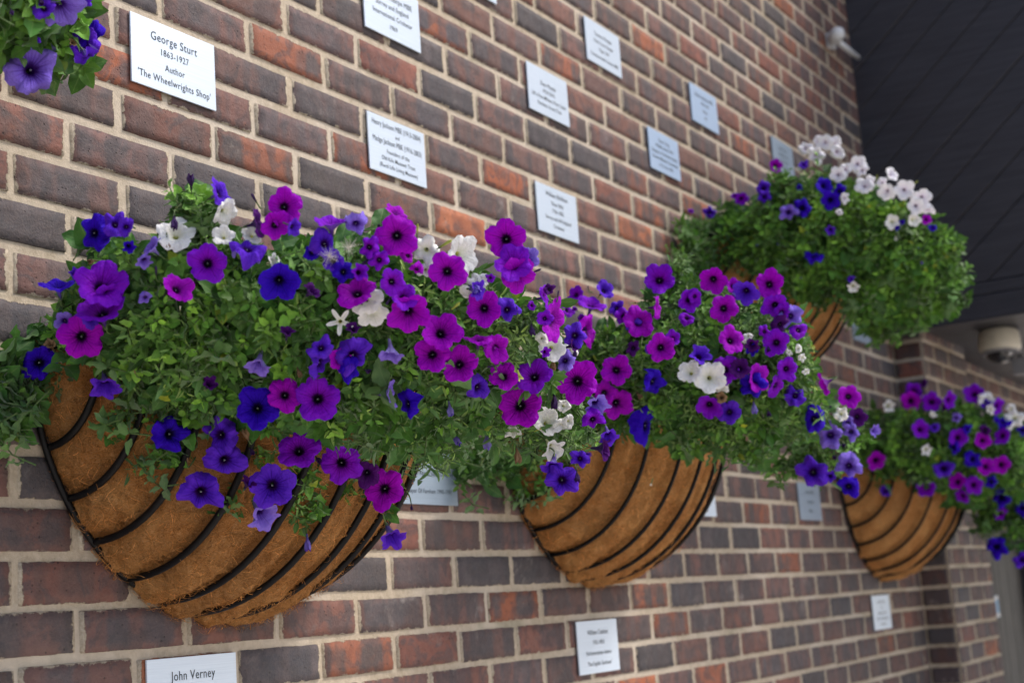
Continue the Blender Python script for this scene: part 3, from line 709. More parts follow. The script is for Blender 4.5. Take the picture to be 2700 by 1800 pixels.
# basket, crop, x, y, r, colour, facing x, facing y, style
FL = '''
1 A 670 1380 185 M -.10 .08 o
1 A 1715 765 172 P .0 -.05 o
1 A 840 935 215 P .05 -.50 o
1 A 830 1140 200 P -.08 -.90 o
1 A 905 1035 120 P .2 .3 o
1 A 1480 960 150 M .55 -.60 o
1 A 750 520 140 B -.35 .0 r
1 A 955 430 105 V .1 -.35 r
1 A 1050 475 75 V .3 -.2 r
1 A 1065 625 60 B .1 .3 b
1 A 1240 630 115 L -.70 -.64 o
1 A 1190 740 70 L .1 .6 b
1 A 480 935 145 B -.10 -.94 o
1 A 620 860 60 V .3 -.4 b
1 A 1840 175 140 V .83 -.42 o
1 A 1580 100 80 D .0 -.9 w
1 A 1440 420 85 D .0 .8 w
1 A 1455 500 170 W .0 -.65 o
1 A 1870 350 120 W .5 .25 o
1 A 1845 535 95 W -.1 -.5 o
1 A 2090 520 100 W .3 -.2 o
1 A 760 750 60 O -.5 .1 w
1 A 1290 820 70 D .0 -.9 u
1 A 1385 600 65 O .1 .9 w
1 A 530 1250 90 L -.2 .3 o
1 A 760 1220 90 V .3 .2 o
1 A 1200 1055 55 L -.3 .2 r
1 B 480 300 155 M .15 -.05 o
1 B 400 450 125 M -.1 .15 o
1 B 550 470 85 V .2 .4 o
1 B 260 430 130 D .90 -.2 o
1 B 175 610 140 V .15 -.82 r
1 B 425 925 178 B .05 .35 o
1 B 860 430 140 P .05 -.94 o
1 B 1060 460 105 L .1 .5 r
1 B 820 590 120 V .1 -.1 r
1 B 870 740 95 V .1 .4 o
1 B 690 670 70 B -.3 .0 r
1 B 970 840 100 B .0 .2 r
1 B 1090 840 80 P .4 -.1 b
1 B 1165 630 90 P -.1 .1 r
1 B 1250 740 80 P .0 .3 r
1 B 1400 540 178 M .0 .0 o
1 B 1395 345 105 M .62 -.70 o
1 B 1820 830 162 M .0 .02 o
1 B 1640 660 115 W -.3 .1 r
1 B 1950 700 175 W .72 .10 o
1 B 1640 830 70 W .0 .4 r
1 B 2030 920 100 W .0 -.6 r
1 B 2050 985 90 V .7 .1 b
1 B 2120 1135 145 M .0 .0 o
1 B 1370 920 115 P .35 -.25 o
1 B 1060 985 170 M -.25 -.65 o
1 B 1460 1040 120 P .15 -.3 o
1 B 1500 1180 178 M .05 .42 o
1 B 1140 1060 140 W -.15 -.1 o
1 B 1200 1190 130 W .2 .4 o
1 B 930 1245 120 W -.1 .0 s
1 B 1035 1310 65 D .1 -.7 b
1 B 490 1340 70 D .1 -.8 b
1 B 690 1000 80 D .6 -.6 b
1 B 215 220 75 D -.4 -.7 u
1 B 375 750 70 W .6 -.2 b
1 B 1570 475 70 Y .05 -.95 u
1 B 1810 600 100 Y .75 -.45 u
1 B 1890 1115 80 Y .7 -.6 u
1 B 1250 460 40 D .0 -.2 w
1 B 1770 1330 175 M .15 -.35 o
1 B 1560 830 60 M .0 .4 r
1 B 1500 700 60 M .3 -.1 r
1 B 1960 1010 60 W .2 .4 r
1 B 1130 760 90 D -.7 .6 u
1 B 1330 1080 70 D -.5 .7 u
1 E 245 705 188 B .0 .0 o
1 E 470 600 145 M -.05 .0 o
1 E 745 630 192 P .0 .0 o
1 E 255 340 120 L -.15 .85 b
1 E 770 200 100 V .1 -.3 r
1 E 800 350 135 V .86 .30 r
1 E 935 310 110 M .3 .1 o
1 E 1050 290 150 V .2 .1 r
1 E 1020 400 100 B .2 .5 r
1 E 1350 250 115 L .05 .9 b
1 E 1690 265 150 M .0 .05 o
1 E 1920 345 148 M .0 .05 o
1 E 2070 120 130 M .05 -.95 o
1 E 2190 200 100 M .5 .1 o
1 E 2095 550 120 V .3 .35 r
1 E 1350 590 120 L .94 -.10 o
1 E 1455 680 120 B -.85 .1 r
1 E 590 1040 180 P .0 -.30 o
1 E 945 1175 180 P .05 .18 o
1 E 1150 1260 122 D .0 .1 o
1 E 1290 1380 170 M -.1 .1 o
1 E 370 1350 182 V .0 .1 o
1 E 1840 715 75 L .15 .9 w
1 E 1885 960 80 V .4 .6 w
1 E 2140 980 80 L .05 .95 w
1 E 160 940 70 O -.3 -.7 w
1 E 200 1060 60 D .3 .5 w
1 E 590 410 60 O .3 .8 w
1 E 1150 400 50 D .5 .2 w
1 E 745 1130 60 D .3 .4 w
1 E 165 1330 70 D .4 -.7 b
1 E 1490 20 40 D .1 -.9 u
1 D 320 340 145 B -.15 .1 r
1 D 870 510 140 V .05 .72 b
1 D 1430 920 152 B .1 .1 r
1 D 1730 510 75 D .4 -.5 b
1 D 1800 940 150 V -.1 .1 r
1 D 1870 1160 165 V .05 .2 r
1 D 1665 1420 172 V .1 .05 r
1 D 420 185 60 O -.3 -.7 b
1 D 1115 410 40 O -.3 -.7 u
1 D 1550 1140 45 O .0 -.9 u
1 D 1490 -120 40 W .0 -.8 u
1 Z 690 1356 47 L .45 .6 b
1 Z 811 1430 26 V .1 .95 w
1 Z 1032 1412 42 V .35 .75 b
1 Z 1085 1336 10 D .1 .9 w
1 C 530 315 205 M .0 -.05 o
1 C 600 560 200 P -.05 -.45 o
1 C 760 510 115 L .2 .0 o
1 C 660 690 190 M .3 .30 o
1 C 850 640 80 D .85 -.35 u
1 C 550 1060 130 V .3 .3 r
1 C 1045 1160 230 M .90 .08 o
1 C 950 910 135 P .90 -.25 o
1 C 980 830 60 D .2 -.2 r
1 C 1065 880 60 D .1 -.95 u
1 C 640 1040 60 D -.1 -.95 u
1 C 790 1240 80 D .1 .9 w
1 C 200 820 110 V .6 .3 w
1 C 360 710 50 P .0 -.4 r
1 C 440 1450 150 M .35 -.45 o
1 C 1000 1430 150 W .1 .1 o
1 C 1180 1480 90 W .2 .1 r
1 C 900 1340 70 W .0 .0 r
1 C 930 1130 85 P -.2 .1 o
1 C 800 1000 50 P .2 .0 r
1 C 1240 1310 130 V .1 -.1 r
1 C 1220 1410 90 D .8 -.3 b
1 C 1240 1480 60 D .1 .9 w
1 C 930 1480 60 P .4 .1 b
1 C 1330 1250 60 D .3 -.2 w
1 C 40 740 60 W .0 -.4 r
1 C 240 740 100 W .1 -.5 r
1 F 1010 482 185 M .0 .0 o
1 F 540 685 185 M .0 .05 o
1 F 400 440 125 M .6 -.35 o
1 F 650 430 150 P .0 -.45 o
1 F 765 820 125 W .25 .1 o
1 F 480 910 65 W .0 .3 r
1 F 800 1040 110 W .45 .55 b
1 F 822 640 85 D .05 .95 w
1 F 265 975 80 L .05 .95 w
1 F 515 1090 85 O .1 .95 w
1 F 1170 670 115 L .35 .5 b
1 F 1150 820 95 P .4 .3 r
1 F 810 340 65 O .05 .95 w
1 F 1270 930 90 V .2 .7 b
1 F 1220 1045 95 D .9 .1 b
1 F 810 1180 110 V -.1 .8 b
1 F 890 1310 140 V .05 .15 r
1 F 1030 1130 75 V .3 .4 r
1 F 985 1090 50 O -.2 .9 w
1 F 1005 1260 70 D .1 .9 w
1 F 900 310 90 L -.3 -.3 r
1 F 415 155 40 Y .1 -.6 b
1 F 505 440 60 Y .75 -.5 b
1 F 690 885 60 Y .85 -.4 u
1 F 870 860 60 W .0 .3 r
1 F 950 820 60 W .3 .2 r
1 F 900 690 60 W .0 .0 r
1 F 295 365 60 D -.9 .1 u
2 F 1335 392 132 M .0 .0 o
2 F 1240 580 100 M .1 .1 o
2 F 1345 680 140 M .35 .3 o
2 F 1620 860 140 B .85 .15 r
2 F 1660 500 105 B .3 .2 r
2 F 1520 600 50 O .4 .6 w
2 F 1090 1090 40 V .3 .7 b
2 C 1240 880 95 P -.2 -.6 o
2 C 1420 980 155 P .30 -.84 o
2 C 1170 1040 90 P .6 -.5 o
2 C 1550 835 110 V .55 -.5 o
2 C 1375 810 35 D .0 -.5 u
2 C 1405 1265 195 M .92 .0 o
2 C 1310 1140 50 P .1 .1 r
2 C 1240 1040 30 P .1 .1 r
2 C 2110 725 158 P .05 -.45 o
2 C 2100 1020 120 M .95 .0 o
2 C 1680 1030 85 V .0 -.3 r
2 C 1900 1160 165 M .1 -.35 o
2 C 1750 1120 95 P .1 .2 r
2 C 1860 1230 80 V .0 .6 r
2 C 1840 1440 75 D .0 .1 r
2 C 2130 1435 150 M .45 .15 o
2 C 2250 1335 80 P .4 -.5 o
2 C 2010 1450 50 V .2 .0 r
2 G 725 440 117 M .0 .0 o
2 G 812 668 118 M .0 .0 o
2 G 1193 466 124 M .0 .0 o
2 G 530 600 100 P .3 .0 o
2 G 575 575 60 P .2 .0 o
2 G 510 740 60 P .2 -.5 r
2 G 890 480 65 M .3 -.3 o
2 G 990 535 112 V .4 .2 o
2 G 890 550 50 L .0 .5 w
2 G 1235 650 110 P .0 .4 o
2 G 1290 700 70 P .3 .2 o
2 G 1370 745 95 L .2 .3 r
2 G 1440 835 80 P .3 -.2 r
2 G 1290 810 80 D .4 .3 r
2 G 880 925 120 M .25 .05 o
2 G 1240 950 112 P .05 .05 o
2 G 1180 1000 50 D .1 .5 w
2 G 1045 965 65 D .0 .3 b
2 G 610 1060 95 V .3 -.4 b
2 G 530 1190 100 W -.1 .0 o
2 G 700 1240 135 W .1 .0 o
2 G 790 1330 70 W .2 .5 r
2 G 820 1180 132 P .0 .15 o
2 G 940 1160 92 D .3 .0 o
2 G 1090 1240 128 M .72 .0 o
2 G 1060 1310 115 B .0 .2 r
2 G 1340 1170 100 P .3 .45 o
2 G 1260 1320 110 P .4 .2 o
2 G 1400 1375 90 V .0 -.7 r
2 G 1420 1000 35 W .1 .0 r
2 G 1350 1030 28 W .1 .0 r
2 G 1465 1080 38 W .1 .1 r
2 G 1490 1190 28 W .0 .0 r
2 G 1010 900 35 W .0 .0 r
2 G 985 945 22 W .0 .0 r
2 G 250 1280 95 B .4 .3 r
2 G 1635 1290 100 M -.5 .1 o
2 G 690 1480 112 P .0 .0 o
2 G 850 1530 100 V .1 .1 o
2 G 1060 1480 65 L .1 .9 w
2 G 1180 1530 55 D .1 .4 w
2 G 790 1400 50 O .0 -.2 r
2 G 1690 1480 25 D .1 .0 w
2 G 1045 1000 60 B -.1 .2 b
2 G 1150 860 50 P .1 -.1 r
2 H 440 610 95 M .2 .0 o
2 H 140 800 108 B .0 .0 r
2 H 510 780 78 D .0 .0 o
2 H 290 930 112 L .3 .0 r
2 H 450 905 70 L .2 .0 r
2 H 640 890 58 L .7 .2 b
2 H 130 1230 128 V .0 .15 r
2 H 425 1200 108 L .1 .2 r
2 H 425 1370 90 B .1 .4 r
2 H 280 1270 50 V .0 .2 b
2 H 370 750 62 W .0 -.2 r
2 H 310 1110 50 D .2 .3 w
2 H 390 1010 45 D .1 .3 w
2 H 420 830 60 L .0 .0 r
2 F 1620 1340 10 W .0 .0 r
3 H 945 650 82 M .0 .05 o
3 H 970 570 72 P .0 -.1 o
3 H 1120 655 84 P .0 .2 o
3 H 1050 500 32 D .0 .0 r
3 H 1465 585 88 P .0 .0 o
3 H 1580 650 70 W .1 .0 r
3 H 1605 720 40 W .1 .0 r
3 H 1670 690 72 P .75 .1 o
3 H 1770 720 45 W .1 .0 r
3 H 1810 790 80 W .1 .0 r
3 H 1760 850 50 W .1 .0 r
3 H 1710 810 65 B .3 -.6 r
3 H 760 690 55 W .4 .0 b
3 H 1030 878 82 P .0 .0 o
3 H 1140 865 42 V .0 .0 r
3 H 660 1142 80 M .0 .0 o
3 H 1070 1050 48 W .3 .2 b
3 H 1340 950 78 P .1 .2 o
3 H 1290 1040 55 B .0 .2 r
3 H 1545 970 72 M .65 .0 o
3 H 1690 930 80 P .0 -.35 o
3 H 1420 880 42 B .4 .0 r
3 H 1320 790 42 L .0 .3 r
3 H 1270 640 72 P .8 .0 o
3 H 1475 1130 80 B .6 .2 r
3 H 1570 1190 72 M .3 .0 o
3 H 1695 1177 75 M .1 .1 o
3 H 1220 1200 80 V .0 .2 r
3 H 1330 1312 72 M .0 .0 o
3 H 1470 1350 80 P .1 .2 o
3 H 1370 1440 65 P .0 .2 o
3 H 1070 1365 76 P .1 .0 o
3 H 740 1390 50 V .3 .0 r
3 H 1610 1315 50 B .0 .0 r
3 H 1690 1450 80 B .0 .1 r
3 H 1870 890 50 B .0 .0 r
3 H 1240 700 40 D .0 .0 r
3 H 1560 890 45 D .0 .0 r
3 H 1130 760 28 W .0 .0 r
3 Z 2640 1354 19 P .0 .3 r
3 Z 2630 1444 28 B .0 .2 r
3 Z 2697 1340 20 B .0 .1 r
3 Z 2696 1474 22 V .0 .1 r
3 Z 2598 1060 14 V .0 .1 r
4 I 905 280 50 M .0 .0 o
4 I 1095 270 32 V .1 -.2 r
4 I 1062 298 16 W .0 .0 r
4 I 670 508 46 P .3 .0 o
4 I 620 485 25 P .0 .0 r
4 I 820 430 55 V .0 .0 r
4 I 825 495 45 V .0 .2 r
4 I 445 600 45 V .0 .0 r
4 I 318 592 18 P .0 .0 r
4 I 1238 415 62 B .0 .0 o
4 I 1280 522 68 B .0 .1 o
4 I 1342 455 46 B .1 .0 r
4 I 1078 568 64 B .0 .1 r
4 I 990 605 58 L .0 .2 r
4 I 1280 720 38 V .0 .3 b
4 I 1166 890 60 B .0 -.75 r
4 I 1066 430 22 B .0 .0 r
4 I 1115 160 50 K -.2 .0 r
4 I 1180 210 60 K -.1 .2 r
4 I 1240 120 55 K .0 -.2 o
4 I 1310 130 52 K .1 -.1 r
4 I 1335 190 52 K .1 .1 r
4 I 1200 110 40 K .0 -.3 r
4 I 1330 340 60 K -.1 .0 o
4 I 1385 310 45 K .1 .0 r
4 I 1470 270 62 K .1 .0 o
4 I 1500 315 42 K .0 .2 r
4 I 1510 410 66 K .0 -.3 o
4 I 1550 395 45 K .0 -.1 r
4 I 1705 335 55 K .5 -.3 o
4 I 1665 460 62 K -.2 .1 o
4 I 1790 445 72 K .0 .0 o
4 I 1910 500 64 K .1 .0 o
4 I 1870 558 62 K .0 .1 o
4 I 1950 600 48 K .1 .3 r
4 I 1385 505 38 K .1 .1 r
4 I 1640 400 40 K .1 -.2 r
4 I 1340 600 25 K .1 .1 r
4 I 1705 668 50 W .0 -.3 o
4 I 1855 652 52 W .2 -.2 o
4 I 1435 1110 42 W .1 .4 b
4 I 1425 1060 26 V .0 .0 r
4 I 1730 775 28 W .1 .8 w
4 I 1940 650 38 M .2 .0 o
4 I 1985 700 28 B .2 .0 r
4 I 1770 668 20 B .0 .0 r
4 I 1910 945 25 V .0 .3 w
4 I 1740 710 18 B .0 .3 r
4 I 1885 845 12 B .0 .3 w
4 I 915 820 16 V .0 .3 w
4 I 775 825 16 V .0 .3 w
4 I 1870 395 30 Y .7 -.6 u
4 I 1600 360 30 Y .1 -.95 u
4 I 320 890 12 V .0 .3 w
4 I 1240 930 10 O .0 .3 w
4 I 1075 1050 14 L .0 .3 w
5 J 450 950 365 L -.12 .0 r
5 J 860 150 330 L .15 .75 o
5 J 1130 600 230 V .3 .1 r
5 J 1290 520 200 B .5 .2 r
5 J 1220 820 160 V .2 .5 r
5 J 620 120 150 V -.1 .2 r
5 J 1150 40 130 V .3 .2 r
5 J 560 20 90 D .1 .6 w
5 J 730 650 70 L .4 .7 w
5 J 1000 590 70 O .4 -.5 b
5 J 500 570 60 V .0 .2 r
5 J 160 160 80 D .2 .6 w
5 J 1080 270 50 O .3 .1 w
'''
MC = {}
for b, (cx, zr) in BK.items():
    MC[b] = (np.array([cx, -.28, zr+.07]), np.array([.50, .44, .25]))
MC[5] = (np.array([-.42, -.13, .98]), np.array([.42, .22, .28]))
MC[4] = (np.array([2.82, -.35, .98]), np.array([.50, .46, .28]))
def ell_hit(C0, Rr, v):
    o = (CAM-C0)/Rr; q = v/Rr; A = q@q; B = o@q; c = o@o-1; D = B*B-A*c
    return None if D < 0 else (-B-math.sqrt(D))/A
def depth_hit(b, px, py, lower=True):
    v = CF+CR*(px-1350)/FPX-CU*(py-900)/FPX
    C0, Rr = MC[b]; t1 = ell_hit(C0, Rr, v); cx, zr = BK[b]
    t2 = ell_hit(np.array([cx, 0, zr]), np.array([QA+.02, QB+.03, QH+.02]), v) if lower and b != 5 else None
    if t2 is not None and (CAM+v*t2)[2] > zr: t2 = None
    c = [t for t in (t1, t2) if t is not None]
    if c: t = min(c)
    else: t = ((C0-CAM)@v)/(v@v)
    tw = (-.03-CAM[1])/v[1]
    t = min(t, tw)
    return t, v
def toworld(nx, ny, v):
    vd = v/np.linalg.norm(v); r = CR-vd*(CR@vd); r /= np.linalg.norm(r); u = np.cross(r, vd)
    nz = math.sqrt(max(.02, 1-nx*nx-ny*ny)); n = r*nx-u*ny-vd*nz
    return n/np.linalg.norm(n), vd
PLANT = {}
KIND = {'M': 'm', 'P': 'm', 'B': 'b', 'V': 'b', 'L': 'b', 'D': 'b', 'W': 'w', 'K': 'w', 'Y': 'w', 'O': 'm'}
LAB = {(1, 'm'): 'petunia with magenta and purple flowers filling the nearest basket', (1, 'b'): 'petunia with deep blue and violet flowers in the nearest basket', (1, 'w'): 'petunia with white flowers at the top and right of the nearest basket',
 (2, 'm'): 'petunia with magenta flowers in the middle lower basket', (2, 'b'): 'petunia with blue and violet flowers spilling right from the middle lower basket', (2, 'w'): 'petunia with a few white flowers at the centre of the middle lower basket',
 (3, 'm'): 'blurred petunia with round magenta flowers in the far lower basket', (3, 'b'): 'blurred petunia with blue flowers in the far lower basket', (3, 'w'): 'petunia with white flowers at the right edge of the far lower basket',
 (4, 'm'): 'petunia with only three magenta flowers in the upper right basket', (4, 'b'): 'petunia with dark blue flowers in the upper right basket', (4, 'w'): 'tall petunia with pale lilac white flowers on top of the upper right basket',
 (5, 'b'): 'petunia with large lavender flowers hanging into the top left corner', (5, 'm'): 'petunia'}
for b in (1, 2, 3, 4, 5):
    for k in ('m', 'b', 'w') if b < 5 else ('b',):
        cx, zr = BK[b]; off = {'m': -.12, 'b': .02, 'w': .14}[k]
        e = empty('petunia_plant', (cx+off, -.14, zr-.02)); PLANT[(b, k)] = e
        tag(e, LAB[(b, k)], 'petunia', 'petunias growing in the wall baskets')
STEMS = {k: MB() for k in PLANT}
FPOS = []
cnt = 0
for ln in FL.strip().splitlines():
    b, cr, x, y, r, c, nx, ny, st = ln.split(); b = int(b); x, y, r, nx, ny = map(float, (x, y, r, nx, ny))
    ox, oy, s = SC[cr]; px, py, rp = ox+x*s, oy+y*s, r*s
    t, v = depth_hit(b, px, py); cnt += 1
    lift = rnd.uniform(.030, .055) if st in 'ors' else rnd.uniform(.025, .045)
    if c == 'W' and b == 1: lift *= .4
    tt = t-lift/np.linalg.norm(v)
    P = CAM+v*tt; R = rp*tt/FPX
    m = math.hypot(nx, ny)
    if st in 'or': g_ = .20 if st == 'r' and m < .7 else (.06 if rp > 40 or m > .7 else .26); nx += rnd.gauss(0, g_); ny += rnd.gauss(0, g_)
    if math.hypot(nx, ny) > .97: k_ = .97/math.hypot(nx, ny); nx *= k_; ny *= k_
    n, vd = toworld(nx, ny, v)
    if P[1] > -.02: P = P+v*(-.02-P[1])/v[1]
    key = (b, KIND[c]) if (b, KIND[c]) in PLANT else (b, 'b')
    sz = R*(1.14 if st == 'r' else 1) if st in 'ors' else R*(1.2 if st == 'b' else 1.15)
    if st == 'u': sz = R
    if st in 'bwu': P = P-n*sz*.1
    par = PLANT[key]
    var = cnt % {'o': 17, 'r': 17, 'b': 5, 's': 2, 'w': 5, 'u': 3}[st]
    nm = {'o': 'flower', 'r': 'flower', 'b': 'half_open_flower', 's': 'flower', 'w': 'wilted_flower', 'u': 'bud'}[st]
    o = bpy.data.objects.new(nm, flower_mesh(st, var, c)); COL.objects.link(o); o.parent = par
    q = Vector(n).to_track_quat('Z', 'Y').to_matrix() @ Matrix.Rotation(rnd.uniform(0, 2*PI), 3, 'Z')
    L = Vector(P)-Vector(par.location)
    o.matrix_basis = Matrix.Translation(L) @ q.to_4x4() @ Matrix.Diagonal((sz*rnd.uniform(.93, 1.04), sz*rnd.uniform(.93, 1.04), sz, 1))
    if b in (1, 2, 5) or rp > 18:
        cy = bpy.data.objects.new('calyx', CALYX); COL.objects.link(cy); cy.parent = o
        if st in 'wbu': cy.matrix_basis = Matrix.Translation((0, 0, .28 if st != 'w' else .36))
        if b in (1, 2, 5) and st in 'or':
            s_ = bpy.data.objects.new('stamens', STAM); COL.objects.link(s_); s_.parent = o
    # stem
    P0 = P-n*sz*(1.12 if st in 'ors' else .8)
    C0, Rr = MC[b]
    tgt = P0+vd*.045+(C0-P0)/np.linalg.norm(C0-P0)*.02
    mid = P0-n*.012
    ts = np.linspace(0, 1, 6)[:, None]; cur = (1-ts)**2*P0+2*ts*(1-ts)*mid+ts**2*tgt
    V, F = tube(cur, np.linspace(.0009, .0013, 6), 6, False); STEMS[key].add(V, F)
    FPOS.append((px, py, rp, b, KIND[c] if (b, KIND[c]) in PLANT else 'b', st, P, t))

# ------------------------------------------------------------------ foliage
POLY = {
1: [[(0,950),(60,925),(110,900),(118,850),(160,790),(205,740),(232,690),(240,640),(262,610),(300,612),(330,660),(372,700),(410,690),(440,660),(452,615),(468,560),(458,515),(490,480),(520,482),(540,520),(545,590),(580,640),(620,640),(690,625),(720,650),(790,690),(815,640),(850,625),(880,650),(930,640),(960,600),(1000,590),(1030,620),(1080,700),(1140,680),(1180,720),(1225,740),(1270,730),(1290,700),(1310,760),(1370,800),(1400,790),(1430,830),(1470,860),(1480,930),(1500,1010),(1510,1080),(1550,1110),(1600,1165),(1540,1190),(1470,1210),(1420,1200),(1350,1200),(1290,1170),(1240,1200),(1200,1215),(1150,1250),(1110,1210),(1060,1180),(1010,1175),(960,1140),(880,1170),(800,1180),(740,1165),(660,1120),(600,1090),(560,1120),(545,1180),(560,1260),(540,1310),(490,1310),(450,1270),(400,1235),(330,1165),(300,1120),(310,1080),(280,1000),(290,960),(250,930),(200,960),(160,950),(150,1000),(110,1050),(80,1040),(60,1110),(20,1150),(0,1130)],
    [(590,1260),(640,1250),(660,1290),(640,1330),(600,1330)],[(640,1250),(700,1180),(780,1200),(830,1240),(820,1300),(830,1340),(790,1350),(745,1300),(700,1250)],[(730,1310),(800,1310),(840,1340),(830,1400),(790,1400),(760,1370)],[(870,1210),(930,1240),(1000,1280),(1020,1330),(960,1330),(900,1310),(890,1280)],[(950,1190),(1000,1185),(1000,1215),(960,1220)]],
2: [[(1180,1190),(1300,1180),(1420,1190),(1440,1100),(1480,900),(1560,850),(1600,880),(1640,850),(1700,770),(1720,720),(1740,700),(1790,690),(1830,730),(1900,745),(1940,760),(1990,740),(2020,780),(2060,800),(2100,860),(2140,900),(2150,980),(2155,1040),(2210,1080),(2240,1100),(2290,1150),(2230,1200),(2230,1260),(2180,1240),(2150,1215),(2100,1250),(2040,1250),(1970,1240),(1930,1190),(1880,1170),(1830,1195),(1790,1185),(1740,1160),(1700,1150),(1620,1145),(1560,1120),(1500,1190),(1440,1230),(1430,1290),(1380,1320),(1330,1300),(1250,1300),(1200,1260)]],
4: [[(1700+.38265*x, 330+.38265*y) for x, y in [(160,880),(190,790),(260,680),(330,610),(440,620),(560,520),(650,530),(700,570),(780,580),(800,400),(870,330),(960,350),(1010,350),(1080,400),(1170,400),(1200,260),(1270,270),(1300,400),(1420,370),(1560,400),(1640,480),(1800,530),(1900,640),(2050,700),(2100,730),(2190,800),(2170,900),(2240,1050),(2240,1100),(2130,1220),(2170,1290),(2050,1340),(1930,1390),(1850,1380),(1780,1430),(1700,1480),(1590,1480),(1500,1380),(1430,1290),(1400,1180),(1250,1190),(1100,1220),(990,1150),(880,1060),(750,960),(600,960),(450,1060),(330,1150),(260,1110),(190,1050),(190,950)]]],
3: [[(2245,1200),(2235,1160),(2260,1110),(2290,1090),(2340,1080),(2390,1090),(2480,1075),(2530,1060),(2580,1075),(2630,1080),(2700,1100),(2760,1120),(2760,1420),(2700,1440),(2660,1455),(2620,1435),(2590,1400),(2560,1340),(2520,1310),(2480,1290),(2420,1270),(2400,1240),(2360,1240),(2330,1265),(2290,1235)]],
5: [[(-60,-60),(230,-60),(215,60),(212,120),(220,150),(175,170),(160,195),(130,150),(100,125),(50,190),(-60,200)]],
}
for k_, f_ in ((4, .95), (2, .98), (3, .98)):
    p_ = POLY[k_][0]; mx_, my_ = sum(q[0] for q in p_)/len(p_), sum(q[1] for q in p_)/len(p_)
    POLY[k_][0] = [(mx_+(q[0]-mx_)*f_, my_+(q[1]-my_)*f_) for q in p_]
def inside(poly, x, y):
    c = False; n = len(poly); j = n-1
    for i in range(n):
        xi, yi = poly[i]; xj, yj = poly[j]
        if (yi > y) != (yj > y) and x < (xj-xi)*(y-yi)/(yj-yi)+xi: c = not c
        j = i
    return c
# leaf templates: (nv x 3) grids, local +Y along the leaf, +Z up
def leaf_tpl(kind, L=9, seed=0):
    rg = np.random.default_rng(seed); t = np.linspace(0, 1, L)
    if kind == 'broad': wd = .34*np.sin(np.clip(t*.93+.07, 0, 1)**.80*PI)**.8; cup = .30
    elif kind == 'narrow': wd = .115*np.sin(np.clip(t*.9+.1, 0, 1)*PI)**.55; cup = .35
    else: wd = .23*np.sin(np.clip(t*.95+.05, 0, 1)**.9*PI)**.75; cup = .3
    wd[-1] = .004; wave = .09*np.sin(t*11+rg.uniform(0, 6))*np.sin(t*PI)
    rows = []; uv = []
    for i in range(L):
        for s in (-1, -.5, 0, .5, 1):
            z = abs(s)**1.3*wd[i]*cup+(-.28*t[i]**2)+(wave[i]*s if kind != 'narrow' else 0)+.03*math.sin(t[i]*14+s*2)*abs(s)*(kind != 'narrow')
            rows.append((s*wd[i], t[i]*(1-.08*t[i]), z)); uv.append((s, t[i]))
    return np.array(rows), grid_faces(5, L), np.array(uv)
TPL = {k: [leaf_tpl(k, 7, i) for i in range(4)] for k in ('broad', 'narrow', 'mid')}
def ortho(n, up=None):
    n = n/np.linalg.norm(n); a = rng.normal(size=3) if up is None else up
    x = np.cross(a, n); x /= np.linalg.norm(x)+1e-9; return x, np.cross(n, x), n
class Fol:
    def __init__(s): s.items = {'broad': [[] for _ in range(4)], 'narrow': [[] for _ in range(4)], 'mid': [[] for _ in range(4)]}; s.stem = MB()
    def leaf(s, kind, P, d, up, size, col):
        s.items[kind][rnd.randrange(4)].append((P, d, up, size, col))
    def build(s, kinds):
        Vs, Fs, UVs, Cs = [], [], [], []; n0 = 0
        for k in kinds:
            for i in range(4):
                it = s.items[k][i]
                if not it: continue
                T, F, uv = TPL[k][i]
                P = np.array([a[0] for a in it]); d = np.array([a[1] for a in it]); up = np.array([a[2] for a in it]); sz = np.array([a[3] for a in it]); c = np.array([a[4] for a in it])
                d /= np.linalg.norm(d, axis=1)[:, None]; x = np.cross(d, up); x /= np.linalg.norm(x, axis=1)[:, None]+1e-9; z = np.cross(x, d)
                V = P[:, None]+sz[:, None, None]*(T[None, :, 0:1]*x[:, None]+T[None, :, 1:2]*d[:, None]+T[None, :, 2:3]*z[:, None])
                V[..., 1] = np.minimum(V[..., 1], -.004)
                n = len(it); m = len(T)
                Vs.append(V.reshape(-1, 3)); Fs.append((F[None]+(np.arange(n)*m)[:, None, None]).reshape(-1, 4)+n0); n0 += n*m
                UVs.append(np.tile(uv, (n, 1))); Cs.append(np.repeat(c, m, 0))
        if not Vs: return None
        return np.vstack(Vs), np.vstack(Fs), np.vstack(UVs), np.vstack(Cs)
YG = np.array([2.3, 1.7, 1.3]); DG = np.array([.50, .62, .75])  # young and mature leaf tones, spread wider to paint top light and gap shade
